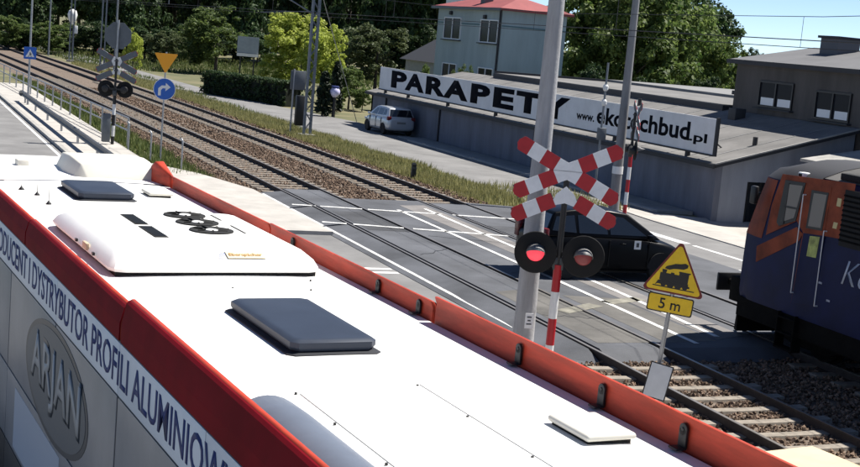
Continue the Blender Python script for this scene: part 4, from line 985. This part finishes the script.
# beige relay cabinet behind the bus
q = G(822, 447, 1.55)
cb = thing('relay_cabinet', 'beige flat-topped relay cabinet standing behind the bus', 'cabinet', (q.x-.5, q.y-.62, 0), rad(8))
MB().bx(-.5, .5, -.6, .6, -.05, 1.46).build('body', mat('cabinet_beige', (.5, .42, .3), .6, var=.08, scale=2), cb, bevel=.01)
MB().loft([[(-.56, -.66, 1.46), (.56, -.66, 1.46), (.56, .66, 1.46), (-.56, .66, 1.46)], [(-.56, -.66, 1.5), (.56, -.66, 1.5), (.56, .66, 1.5), (-.56, .66, 1.5)], [(-.5, -.6, 1.55), (.5, -.6, 1.55), (.5, .6, 1.55), (-.5, .6, 1.55)]]).build('lid', mat('cabinet_lid', (.60, .48, .32), .6, var=.08, scale=2), cb)
MB().bx(-.51, -.502, -.5, .5, .1, 1.4).build('door', mat('cabinet_beige', (0, 0, 0)), cb)

# ------------------------------------------------------------------ buildings
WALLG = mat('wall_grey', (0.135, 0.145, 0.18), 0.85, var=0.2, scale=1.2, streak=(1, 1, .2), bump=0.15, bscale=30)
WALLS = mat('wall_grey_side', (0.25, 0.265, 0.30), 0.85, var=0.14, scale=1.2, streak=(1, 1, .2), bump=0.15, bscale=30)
ROOFF = mat('roof_felt', (0.155, 0.15, 0.145), 0.9, var=0.22, scale=0.6, detail=9, bump=0.15, bscale=20)
ROOFG = mat('roof_grey', (0.20, 0.20, 0.20), 0.9, var=0.15, scale=0.5)
DARKF = mat('dark_fascia', (0.025, 0.026, 0.03), 0.7)
SIGNG = mat('signboard', (0.68, 0.69, 0.71), 0.6, var=0.08, scale=1.0)
FRAMEW = mat('frame_white', (0.72, 0.73, 0.74), 0.5)
ZW = 1.9
ws = thing('workshop', 'long low grey workshop with a lettered roof sign', 'building', (27.2, 39.2, 0))
YL = 35.6   # length
MB().bx(0, .25, 0, YL, -.9, ZW).build('front_wall', WALLG, ws)
# side wall with door opening facing the crossing; roof slope rises away from the street
sl_ = 0.255
def zr(x): return ZW+.02+sl_*x
for x0, x1, z0, z1 in ((.25, 1.36, -.9, None), (1.36, 3.45, 1.30, None), (3.45, 5.8, -.9, None)):
    MB().add([(x0, 0, z0), (x1, 0, z0), (x1, 0, zr(x1)-.06), (x0, 0, zr(x0)-.06), (x0, .25, z0), (x1, .25, z0), (x1, .25, zr(x1)-.06), (x0, .25, zr(x0)-.06)],
             [(0, 1, 2, 3), (7, 6, 5, 4), (0, 4, 5, 1), (1, 5, 6, 2), (2, 6, 7, 3), (3, 7, 4, 0)]).build('side_wall', WALLS, ws)
MB().bx(0, 5.8, YL-.25, YL, -.3, ZW-.05).build('end_wall', WALLG, ws); MB().bx(5.55, 5.8, .25, YL-.25, -.3, zr(5.5)-.12).build('rear_wall', WALLG, ws)
dr = MB().bx(1.38, 3.43, .10, .16, -.9, 1.29).build('door', GLASSD, ws)
for x in (1.38, 1.95, 2.5, 3.35): MB().bx(x, x+.08, .05, .11, -.9, 1.29).build('door_frame', BLACK, dr)
MB().bx(2.62, 2.98, .088, .098, -.8, 1.22).build('door_curtain', mat('curtain_blue', (.25, .30, .36), .6), dr)
def rsheet(x0, x1, y0, y1, h0, t): return MB().add([(x0, y0, zr(x0)+h0), (x1, y0, zr(x1)+h0), (x1, y1, zr(x1)+h0), (x0, y1, zr(x0)+h0), (x0, y0, zr(x0)+h0+t), (x1, y0, zr(x1)+h0+t), (x1, y1, zr(x1)+h0+t), (x0, y1, zr(x0)+h0+t)], [(3, 2, 1, 0), (4, 5, 6, 7), (0, 1, 5, 4), (1, 2, 6, 5), (2, 3, 7, 6), (3, 0, 4, 7)])
rsheet(-.28, 5.8, -.28, YL+.3, -.05, .10).build('roof', ROOFF, ws)
for k_ in range(17):
    y_ = .9+2.05*k_; rsheet(-.27, 5.75, y_, y_+.07, .0505, .012).build('felt_joint', ROOFG, ws)
MB().bx(-.36, -.285, -.3, YL+.3, ZW-.17, ZW-.03).build('gutter', DARKF, ws)
rsheet(-.28, 5.8, -.335, -.285, -.09, .11).build('verge_board', DARKF, ws)
rsheet(-.285, 5.8, -.345, -.285, .025, .05).build('verge_cap', CONC, ws)
for y in (1.0, 6.9, 13.2): MB().tube((2.0+.2*y, y, zr(2)+.03), (2.0+.2*y, y, zr(2.2+.2*y)+.3), .09, n=8).build('roof_vent', DARKF, ws)
MB().bx(4.6, 5.1, 5.8, 6.3, zr(4.6)-.05, zr(5)+.42).build('chimney', DARKF, ws, bevel=.02)
for y in (14.0, 25.0, 33.0): MB().tube((-.06, y, -.05), (-.06, y, ZW-.1), .05, n=8).build('downpipe', DARKF, ws)
# roof sign
sb = thing('roof_sign', 'long grey signboard reading PARAPETY above the workshop eaves', 'sign', (27.2, 39.2, 0))
zb0, zb1 = 2.17, 3.42
panels = [0.15, 5.6, 11.2, 17.0, 22.9, 28.6, 34.15]
for a, b in zip(panels[:-1], panels[1:]):
    MB().bx(-.13, -.07, a+.01, b-.01, zb0, zb1).build('sign_panel', SIGNG, sb)
MB().bx(-.15, -.05, .02, .14, zb0-.05, zb1+.05).build('end_post', DARKF, sb)
MB().bx(-.17, -.03, .14, 34.2, zb0-.06, zb0-.003).build('bottom_rail', DARKF, sb)
for y in (1.8, 7.0, 12.5, 18.2, 24.0, 29.6, 33.2):
    MB().bx(-.14, .0, y-.07, y+.07, ZW-.02, zb0-.06).build('bracket', DARKF, sb)
    MB().tube((-.02, y, zb1-.2), (1.4, y, zr(1.4)), .03, n=6).build('stay', DARKF, sb)
PRINT = mat('sign_print', (.008, .009, .013), .9, spec=.05)
def signy(u, v):    # local y, z on the sign plane
    p_ = PX(u, v, 27.2-.135); return p_.y-39.2, p_.z
for ch, (ua, ub) in zip('PARAPETY', ((390.5, 405.5), (404.5, 423.5), (425.5, 445), (443.5, 468), (471, 490), (494, 514.5), (517, 541.5), (542.5, 571))):
    ya, _ = signy(ua, 90); yb, _ = signy(ub, 95)
    MT_ = Matrix(((0, 1, 0, -.1305), (-1, 0, 0, ya), (0, 0, 1, 2.36), (0, 0, 0, 1)))
    text('lettering', ch, PRINT, sb, MT_, width=ya-yb, height=.95, depth=.006, offset=.05)
for st, ua, ub, z0, h, of in (('www.', 576, 593, 2.53, .24, .02), ('ekotechbud', 596.5, 690, 2.50, .68, .025), ('.pl', 691, 708, 2.42, .42, .025)):
    ya, _ = signy(ua, 120); yb, _ = signy(ub, 130)
    text('lettering', st, PRINT, sb, Matrix(((0, 1, 0, -.1305), (-1, 0, 0, ya), (0, 0, 1, z0), (0, 0, 0, 1))), width=ya-yb, height=h, depth=.006, offset=of)

def window(parent, o, R, w, h, style=0, glass=GLASSW, frame=FRAMEW, name='window'):
    """recess-looking window unit: frame, panes, sill; o = bottom-left, R columns = right, out(-y), up"""
    f = MB()
    for x0, x1, z0, z1 in ((0, w, 0, .07), (0, w, h-.07, h), (0, .07, .07, h-.07), (w-.07, w, .07, h-.07), (w/2-.04, w/2+.04, .07, h-.07)):
        f.box(Vector(o)+R @ Vector(((x0+x1)/2, -.03, (z0+z1)/2)), (x1-x0, .09, z1-z0), R)
    fr = f.build(name, frame, parent)
    for x0, x1 in ((.07, w/2-.04), (w/2+.04, w-.07)):
        MB().box(Vector(o)+R @ Vector(((x0+x1)/2, -.012, h/2)), (x1-x0, .02, h-.14), R).build('pane', glass, fr)
    MB().box(Vector(o)+R @ Vector((w/2, -.09, -.05)), (w+.2, .22, .06), R).build('sill', DARKF, fr)
    return fr
RW = Matrix(((0, 1, 0), (-1, 0, 0), (0, 0, 1)))    # wall facing -x: right along -y
# dark office block behind, upper storey
OFF = mat('office_wall', (0.075, 0.068, 0.064), 0.9, var=0.2, scale=1.5, streak=(1, 1, .2), bump=0.2, bscale=30)
of = thing('office_block', 'dark grey-brown two-storey office block above the workshop roof', 'building', (33.1, 47.1, 0))
MB().bx(0, 8, -20, 0, -.1, 5.42).build('walls', OFF, of)
# roof: low pitch with overhang and pale edge
def prsm(x0, x1, y0, y1, z0, zm): return MB().add([(x0, y0, z0), (x1, y0, z0), (x1, y1, z0), (x0, y1, z0), (x0, y0, z0+.14), (x1, y0, z0+.14), (x1, y1, z0+.14), (x0, y1, z0+.14), ((x0+x1)/2, y0, zm), ((x0+x1)/2, y1, zm)],
    [(3, 2, 1, 0), (0, 3, 7, 4), (1, 5, 6, 2), (4, 7, 9, 8), (5, 8, 9, 6), (0, 4, 8, 5, 1), (2, 6, 9, 7, 3)])
prsm(-.3, 8.3, -20.3, .3, 5.40, 6.35).build('roof', mat('office_roof', (.12, .12, .125), .8, var=.12, scale=.6), of)
MB().bx(-.345, -.305, -20.3, .3, 5.38, 5.56).build('gutter', DARKF, of)
for ua, va, ub, vb in ((757, 85, 788, 117), (813, 95, 845, 130)):
    a = PX(ua, va, 33.0); b = PX(ub, vb, 33.0)
    wd = window(of, (0, a.y-47.1-.1, b.z+.25), RW, (a.y-b.y)*.98, a.z-b.z-.05, frame=BLACK)
    for k in (0, 1):
        w_ = (a.y-b.y)*.98; x0 = .12+k*w_/2
        MB().box(Vector((0, a.y-47.1-.1, b.z+.25))+RW @ Vector((x0+w_/4-.08, -.028, .24)), (w_/2-.26, .012, .30), RW).build('blind', FRAMEW, wd)
q = PX(843, 62, 36.5)
ch = MB().bx(2.6, 3.7, q.y-47.1-.55, q.y-47.1+.55, 5.7, 6.72).build('chimney', mat('chimney_plaster', (.13, .13, .14), .9), of); MB().bx(2.5, 3.8, q.y-47.1-.65, q.y-47.1+.65, 6.72, 6.82).build('chimney_cap', DARKF, ch)
MB().bx(3.1, 4.0, q.y-47.1-3.2, q.y-47.1-2.2, 5.8, 6.75).build('chimney', mat('chimney_plaster', (0, 0, 0)), of)
# lean-to on the far right behind the locomotive
lt = thing('lean_to', 'pale-roofed lean-to shed behind the locomotive', 'building', (33.0, 26.5, -.3))
MB().bx(-3.0, 0, 0, 11.2, -.5, 2.5).build('walls', OFF, lt); MB().add([(-3.4, -.2, 2.55), (0, -.2, 3.1), (0, 11.3, 3.1), (-3.4, 11.3, 2.55), (-3.4, -.2, 2.65), (0, -.2, 3.2), (0, 11.3, 3.2), (-3.4, 11.3, 2.65)], [(3, 2, 1, 0), (4, 5, 6, 7), (0, 1, 5, 4), (1, 2, 6, 5), (2, 3, 7, 6), (3, 0, 4, 7)]).build('roof', CONC, lt)
# flat-roofed hall behind the sign
hl = thing('flat_hall', 'flat grey-roofed hall behind the signboard', 'building', (33.1, 47.4, 0))
MB().bx(0, 20, .1, 22.4, -.1, 3.35).build('walls', OFF, hl)
MB().bx(-.35, 20.3, -.1, 22.7, 3.36, 3.62).build('roof_edge', DARKF, hl); MB().bx(-.30, 20.2, -.05, 22.65, 3.62, 3.66).build('roof', ROOFF, hl)
MB().bx(7, 20.2, -.05, 22.6, 3.66, 3.80).build('roof_step', ROOFG, hl)
MB().bx(-.3, 20.2, 22.45, 22.66, 3.66, 3.78).build('parapet', DARKF, hl)
for y, l in ((4, 6), (11, 9)): MB().bx(8, 8+l*.4, y, y+.3, 3.8, 4.0).build('roof_duct', DARKF, hl)
# teal house with red hipped roof
TEAL = mat('teal_render', (0.32, 0.385, 0.395), 0.9, var=0.1, scale=1.0, streak=(1, 1, .2))
TEALD = mat('teal_band', (0.10, 0.17, 0.19), 0.9)
REDR = mat('red_roof', (0.26, 0.06, 0.06), 0.75, var=0.15, scale=0.7)
hs = thing('house', 'teal two-storey house with a low red roof behind the sign', 'house', (36.7, 78, 0))
HX, HY, HZ = 4.6, 10.6, 7.42
MB().bx(0, HX, 0, HY, -.1, HZ).build('walls', TEAL, hs)
MB().add([(-.35, -.35, HZ), (HX+.35, -.35, HZ), (HX+.35, HY+.35, HZ), (-.35, HY+.35, HZ), (-.35, -.35, HZ+.14), (HX+.35, -.35, HZ+.14), (HX+.35, HY+.35, HZ+.14), (-.35, HY+.35, HZ+.14), (HX/2, 2.4, HZ+1.0), (HX/2, HY-2.4, HZ+1.0)],
         [(3, 2, 1, 0), (0, 1, 5, 4), (1, 2, 6, 5), (2, 3, 7, 6), (3, 0, 4, 7), (4, 5, 8), (5, 6, 9, 8), (6, 7, 9), (7, 4, 8, 9)]).build('roof', REDR, hs)
MB().bx(-.43, -.355, -.4, HY+.4, HZ-.04, HZ+.12).build('gutter', mat('zinc', (.12, .14, .15), .6), hs)
MB().tube((-.09, .12, 0), (-.09, .12, HZ), .07, n=8).build('downpipe', DARKF, hs)
MB().bx(-.02, .0, .3, HY, HZ-1.02, HZ-.93).build('string_course', TEALD, hs)
MB().bx(0, HX, -.02, 0, HZ-1.02, HZ-.93).build('string_course', TEALD, hs)
MB().bx(.6, 1.2, 4.2, 4.9, HZ+.3, HZ+1.3).build('chimney', mat('chimney_plaster', (0, 0, 0)), hs)
for ua, va, ub, vb in ((445, 22.5, 460, 43), (481, 26, 497, 47)):
    a = PX(ua, va, 36.7); b = PX(ub, vb, 36.7); window(hs, (0, a.y-78, b.z+.2), RW, (a.y-b.y), 1.5)
for ua, ub in ((443, 457), (479, 494)):
    a = PX(ua, 64, 36.7); b = PX(ub, 66, 36.7); window(hs, (0, a.y-78, 2.3), RW, (a.y-b.y), 1.4)
for u, v in ((452, 13), (486, 17)):
    a = PX(u, v, 36.7); MB().box((-.08, a.y-78, a.z), (.16, .35, .25)).build('wall_lamp', DARKF, hs, bevel=.03)
# outbuilding left of the house, white house behind it
ob = thing('outbuilding', 'small pale outbuilding with dark gable roof left of the teal house', 'shed', (38.2, 91.0, 0))
mat('shed_wall', (.30, .31, .31), .9, var=.1)
MB().bx(0, 5, 0, 7, -.1, 3.6).build('walls', MATS['shed_wall'], ob)
MB().add([(-.4, -.4, 3.5), (5.4, -.4, 3.5), (2.5, -.4, 5.2), (-.4, 7.4, 3.5), (5.4, 7.4, 3.5), (2.5, 7.4, 5.2)], [(0, 1, 2), (5, 4, 3), (0, 2, 5, 3), (1, 4, 5, 2), (0, 3, 4, 1)]).build('roof', DARKF, ob)
window(ob, (0, 4.5, 1.6), RW, 1.0, 1.1)
wh = thing('house', 'white house wall showing above the red roof', 'house', (48.5, 112, 0))
MB().bx(0, 6, 0, 3.5, -.1, 10.6).build('walls', WHITE, wh); MB().add([(-.4, -.4, 10.6), (6.4, -.4, 10.6), (3, -.4, 13), (-.4, 3.9, 10.6), (6.4, 3.9, 10.6), (3, 3.9, 13)], [(0, 1, 2), (5, 4, 3), (0, 2, 5, 3), (1, 4, 5, 2), (0, 3, 4, 1)]).build('roof', REDR, wh)
window(wh, (0, 2.4, 6.5), RW, 1.2, 1.4)
# blank billboard among the trees
q = PY(248, 47, 118)
bb = thing('billboard', 'grey blank billboard on posts among the trees', 'billboard', (q.x, q.y, 0)); bb.rotation_euler = (0, 0, rad(-12))
MB().bx(-.95, .95, -.05, .05, q.z-.55, q.z+.9).build('panel', mat('billboard_grey', (.30, .34, .37), .6, var=.1, scale=2), bb)
MB().bx(-.95, .95, -.12, -.06, q.z-.85, q.z-.58).build('lower_panel', WHITE, bb)
for x in (-.6, .6): MB().bx(x-.06, x+.06, .05, .15, -.1, q.z+.8).build('post', DARKF, bb)

# ------------------------------------------------------------------ vegetation
def leaf_mesh(name, seed, shape, n_cl, n_lf, ls, clr, mat_, fill=0.0):
    """leaf quads in clumps through a unit-ish crown; shape(rng) -> clump centre list in metres"""
    r = np.random.default_rng(seed); C = shape(r, n_cl)
    k = len(C); idx = np.repeat(np.arange(k), n_lf); n = len(idx)
    d = r.normal(size=(n, 3)); d /= np.linalg.norm(d, axis=1)[:, None]
    rad_ = clr[0]+(clr[1]-clr[0])*r.random(k)
    P = C[idx]+d*(rad_[idx]*r.random(n)**.45)[:, None]*np.array([1, 1, .75])
    nrm = d*.7+r.normal(size=(n, 3))*.6+np.array([0, 0, .5]); nrm /= np.linalg.norm(nrm, axis=1)[:, None]
    t = np.cross(nrm, r.normal(size=(n, 3))); t /= np.linalg.norm(t, axis=1)[:, None]; b = np.cross(nrm, t)
    s = ls*(.6+.8*r.random(n)); a = t*(s*.5)[:, None]; c = b*(s*.36)[:, None]
    V = np.stack([P-a, P+c*.9-a*.1, P+a, P-c*.9+a*.15], 1).reshape(-1, 3)
    Fq = np.arange(n*4).reshape(-1, 4)
    me = bpy.data.meshes.new(name); me.from_pydata(V.tolist(), [], Fq.tolist()); me.materials.append(mat_); return me
def ell(cx, cy, cz, rx, ry, rz, low=-.8):
    def f(r, n):
        out = []
        while len(out) < n:
            p = r.uniform(-1, 1, 3); q = np.linalg.norm(p)
            if q < 1 and q > .30 and p[2] > low: out.append((cx+p[0]*rx, cy+p[1]*ry, cz+p[2]*rz))
        return np.array(out)
    return f
def lobes(seed, R, Hc, rz, n=6):
    r0 = random.Random(seed); L = [(0, 0, Hc, R*.75, R*.75, rz*.85)]
    for i in range(n):
        a = r0.uniform(0, 2*PI); L.append((R*.55*math.cos(a), R*.55*math.sin(a), Hc+r0.uniform(-.6, .6)*rz, R*r0.uniform(.35, .6), R*r0.uniform(.35, .6), rz*r0.uniform(.3, .5)))
    def f(r, k):
        out = []
        for j in range(k):
            c = L[j % len(L)]
            while 1:
                p = r.uniform(-1, 1, 3); q = np.linalg.norm(p)
                if .45 < q < 1: break
            out.append((c[0]+p[0]*c[3], c[1]+p[1]*c[4], c[2]+p[2]*c[5]))
        return np.array(out)
    return f
BARK = mat('bark', (.055, .045, .035), .95, var=.3, scale=6, bump=.4)
LDARK = leafmat('leaf_dark', (.015, .038, .014), (.075, .12, .042), .35)
LMID = leafmat('leaf_mid', (.04, .085, .02), (.20, .26, .075), .48)
LYEL = leafmat('leaf_yellow', (.24, .31, .04), (.58, .64, .14), .5)
LOLV = leafmat('leaf_olive', (.045, .07, .025), (.14, .17, .07), .35)
LCON = leafmat('leaf_conifer', (.006, .014, .006), (.018, .032, .012), .1)
def trunk_mesh(name, h, r, seed, spread):
    g = MB(); r0 = random.Random(seed); g.tube((0, 0, -.2), (.05, 0, h*.45), r, r*.7, 8); g.tube((.05, 0, h*.45), (0, .1, h*.8), r*.7, r*.25, 7)
    for i in range(7):
        a = r0.uniform(0, 2*PI); z = h*r0.uniform(.28, .6); e = spread*r0.uniform(.5, .85)
        g.tube((0, 0, z), (e*math.cos(a), e*math.sin(a), z+h*r0.uniform(.15, .3)), r*.32, r*.08, 5)
    me = bpy.data.meshes.new(name); me.from_pydata(g.v, [], g.f); me.materials.append(BARK); return me
CROWNS = {}
def crown(kind, i):
    key = (kind, i)
    if key not in CROWNS:
        m_ = {'dark': LDARK, 'mid': LMID, 'yellow': LYEL, 'olive': LOLV}[kind]
        CROWNS[key] = (leaf_mesh('crown', 11+i*7+len(CROWNS), lobes(i*5+3, 3.7, 5.6, 4.7, 9), *((130, 85, .40, (.55, 1.05)) if kind == 'dark' else (150, 95, .30, (.4, .85))), m_), trunk_mesh('trunk', 9, .2, i, 3))
    return CROWNS[key]
def tree(label, x, y, h, w, kind, i, group=None, name='tree', cat='tree', z=0.0):
    c, t_ = crown(kind, i); t = thing(name, label, cat, (x, y, z), rnd.uniform(0, 6.28), group)
    sc = (w/8.4, w/8.4, h/10.6)
    for nm, me in (('crown', c), ('trunk', t_)):
        o = bpy.data.objects.new(nm, me); COL.objects.link(o); o.parent = t; o.scale = sc
    return t
def tree_px(label, u, y, vtop, wpx, kind, i, group=None, **k):
    p_ = PY(u, 60, y); d_ = (p_-CAM).length; top = PY(u, vtop, y).z
    return tree(label, p_.x, p_.y, max(1.2, top), wpx*d_/F, kind, i, group, **k)
WOOD = 'dark trees of the wood behind the track'
wl = 'tall dark green tree in the wood behind the houses and track'
k = 0
for u in range(-40, 470, 23):
    tree_px(wl, u+rnd.uniform(-6, 6), 172+rnd.uniform(-10, 35), -70+rnd.uniform(-25, 15), 62+rnd.uniform(-8, 22), 'dark', k % 4, WOOD); k += 1
for u in list(range(-30, 460, 21)):
    tree_px(wl, u+rnd.uniform(-6, 6), 235+rnd.uniform(0, 30), -85, 66, 'dark', k % 4, WOOD); k += 1
wl2 = 'rounded dark shrub at the foot of the wood'
for u in (-15, 2, 20, 35, 50, 66, 80, 95, 112, 128, 145, 160, 178, 195, 215, 235, 255, 330, 348, 366, 384, 402, 420): tree_px(wl2, u+rnd.uniform(-5, 5), 158+rnd.uniform(-6, 8), 26+rnd.uniform(-8, 8), 40, 'dark', k % 4, 'dark shrubs at the foot of the wood', name='shrub', cat='shrub'); k += 1
tree_px('leafy green tree standing right of the orange give-way triangle', 216, 128, 3, 82, 'mid', 1)
tree_px('low green tree behind the far bend of the track', 48, 150, 19, 46, 'mid', 2)
tree_px('green tree at the edge of the wood where the track vanishes', 8, 152, 12, 40, 'mid', 0)
tree_px('dim round tree just behind the orange give-way triangle', 166, 140, 24, 44, 'olive', 3)
tree_px('bright yellow-green tree behind the lattice mast', 297, 98, 6, 84, 'yellow', 1)
tree_px('yellow-green tree touching the right side of the lattice mast', 322, 94, 16, 58, 'yellow', 2)
tree_px('small bright yellow bush behind the left crossing signal', 133, 120, 22, 22, 'yellow', 3, name='bush', cat='bush')
tree_px('olive green tree left of the teal house', 377, 118, 20, 78, 'olive', 0)
tree_px('green bush behind the silver hatchback', 352, 88, 56, 46, 'mid', 3, name='bush', cat='bush')
tree_px('low green bush beneath the guy wire', 338, 84, 86, 34, 'mid', 1, name='bush', cat='bush')
tree_px('green bush between the silver hatchback and the conifers', 366, 86, 84, 26, 'mid', 2, name='bush', cat='bush')
tree_px('light green shrub poking above the signboard before the house', 466, 76, 60, 26, 'mid', 2, name='bush', cat='bush')
tree_px('small green bush beside the outbuilding', 424, 90, 60, 18, 'mid', 0, name='bush', cat='bush')
RG = 'trees behind the flat hall'
TL = ['tall green tree behind the hall roof, closest to the red-roofed house', 'big leafy tree rising behind the slim concrete pole', 'broad green tree standing above the middle of the hall roof', 'green tree with open crown between hall and skyline', 'smaller green tree next to the left corner of the office']
n_ = 0
for u, y, v, w, kd in ((590, 90, -50, 120, 'mid'), (628, 84, -62, 140, 'mid'), (664, 88, -45, 104, 'mid'), (698, 92, 4, 74, 'mid'), (722, 98, 28, 56, 'mid'), (612, 110, -40, 110, 'dark'), (655, 112, -50, 110, 'dark'), (692, 116, 0, 90, 'dark')):
    tree_px(TL[n_] if kd == 'mid' else 'darker tree deep behind the flat grey hall', u, y, v, w, kd, k % 4, RG if kd == 'mid' else RG+', second row'); k += 1; n_ += 1
for u, v, w, l in ((646, 72, 36, 'above the concrete poles'), (685, 76, 34, 'below the broad tree'), (714, 72, 36, 'against the office wall'), (600, 64, 40, 'by the teal house')):
    tree_px('low dark bush at the back edge of the flat hall '+l, u, 74, v, w, 'dark', k % 4, 'bushes behind the flat hall', name='bush', cat='bush'); k += 1
for u, v, w in ((750, 43, 22), (768, 49, 18), (738, 50, 16)):
    tree_px('distant treetop on the skyline beside the office roof', u, 170, v, w*1.3, 'dark', k % 4, 'distant treetops on the skyline'); k += 1
# columnar conifers
def conifer(label, u, v, y_off, h):
    q = G(u, v); r0 = np.random.default_rng(int(u))
    def sh(r, n):
        z = r.random(n)**.9*h; a = r.random(n)*2*PI; R_ = .45*(1-z/h)**.6+.05; R_ = R_*(.5+.5*r.random(n))
        return np.stack([R_*np.cos(a), R_*np.sin(a), z+.1], 1)
    t = thing('conifer', label, 'conifer', (q.x, q.y, 0), 0, 'slim columnar conifers')
    me = leaf_mesh('crown', int(u), sh, 120, 40, .16, (.12, .2), LCON); o = bpy.data.objects.new('crown', me); COL.objects.link(o); o.parent = t
    MB().tube((0, 0, -.1), (0, 0, h*.7), .08, .03, 6).build('trunk', BARK, t)
conifer('dark slim conifer beside the lattice mast', 322, 116, 0, 2.6); conifer('dark slim conifer behind the garden lamp', 334, 113, 0, 3.1)
# clipped hedge
def hedge(label, p0, p1, w, h, seed, m_=LCON, n=9000):
    r = np.random.default_rng(seed); a, b = np.array(p0), np.array(p1); L = np.linalg.norm(b-a); d = (b-a)/L; nn = np.array([-d[1], d[0]])
    t = thing('hedge', label, 'hedge', (p0[0], p0[1], 0))
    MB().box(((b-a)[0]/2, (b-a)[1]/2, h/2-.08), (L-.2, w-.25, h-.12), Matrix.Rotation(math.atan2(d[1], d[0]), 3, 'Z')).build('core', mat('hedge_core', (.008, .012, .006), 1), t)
    def sh(r, k):
        s = r.random(k)*L; q = r.random(k); out = []
        for i in range(k):
            if q[i] < .45: o_, z = (r.random()-.5)*w, h
            else: o_, z = (w/2)*(1 if r.random() > .5 else -1), r.random()*h
            pp = d*s[i]+nn*o_; out.append((pp[0], pp[1], z))
        return np.array(out)
    me = leaf_mesh('foliage', seed, sh, n//12, 12, .16, (.1, .22), m_); o = bpy.data.objects.new('foliage', me); COL.objects.link(o); o.parent = t
hp0 = G(283, 106); hp1 = G(200, 93)
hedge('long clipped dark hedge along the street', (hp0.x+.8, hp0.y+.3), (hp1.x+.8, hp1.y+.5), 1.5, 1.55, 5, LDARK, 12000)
# grass
def grass(name, label, areas, m_, seed, hmin, hmax, wd=.02):
    r = np.random.default_rng(seed); Vs = []
    for n, fx0, fx1, y0, y1 in areas:
        y = r.uniform(y0, y1, n); f = r.random(n)
        # clumpy
        cl = np.sin(y*1.7+f*9)+np.sin(y*.63+2+f*5)+r.normal(size=n)*.8
        keep = cl > -.9; y, f, cl = y[keep], f[keep], cl[keep]
        x = np.array([fx0(b)+(fx1(b)-fx0(b))*a for a, b in zip(f, y)])
        h = (hmin+(hmax-hmin)*r.random(len(y)))*(.75+.2*np.clip(cl, -1, 2)); a = r.random(len(y))*2*PI; lean = h*.35*r.normal(size=len(y)); w = wd*(.6+r.random(len(y)))
        b0 = np.stack([x-w*np.cos(a), y-w*np.sin(a), np.full(len(y), -.08)], 1); b1 = np.stack([x+w*np.cos(a), y+w*np.sin(a), np.full(len(y), -.08)], 1)
        tp = np.stack([x+lean*np.cos(a+1), y+lean*np.sin(a+1), h-.06], 1); Vs.append(np.stack([b0, b1, tp], 1).reshape(-1, 3))
    V = np.concatenate(Vs); me = bpy.data.meshes.new(name); me.from_pydata(V.tolist(), [], np.arange(len(V)).reshape(-1, 3).tolist()); me.materials.append(m_)
    o = bpy.data.objects.new(name, me); COL.objects.link(o); tag(o, label, 'grass', kind='stuff'); return o
GDRY = leafmat('grass_dry', (.18, .185, .065), (.44, .41, .19), .35)
GGRN = leafmat('grass_green', (.05, .085, .02), (.16, .18, .06), .3)
XD = lambda y: XR[3]+cv(y)
grass('dry_grass', 'dry yellowish grass verge between the far track and the street', [(85000, lambda y: XD(y)+1.1, lambda y: near_edge(y)+.15, 41.5, 75), (45000, lambda y: XD(y)+1.3, lambda y: near_edge(y)+.1, 75, 130), (5000, lambda y: XD(y)+1.3, lambda y: 24.5, 40, 46)], GDRY, 1, .06, .36, .02)
grass('verge_grass', 'green grass on the verge beside the near track', [(20000, lambda y: 9.15-.0*y, lambda y: XR[0]+cv(y)-1.25, 44.5, 100), (9000, lambda y: 20+cv(y), lambda y: 21.2, 46, 120)], GGRN, 2, .08, .34, .028)
grass('meadow_grass', 'pale meadow grass beyond the street in front of the wood', [(26000, lambda y: 20+cv(y), lambda y: 60, 125, 175)], GGRN, 3, .2, .5, .06)
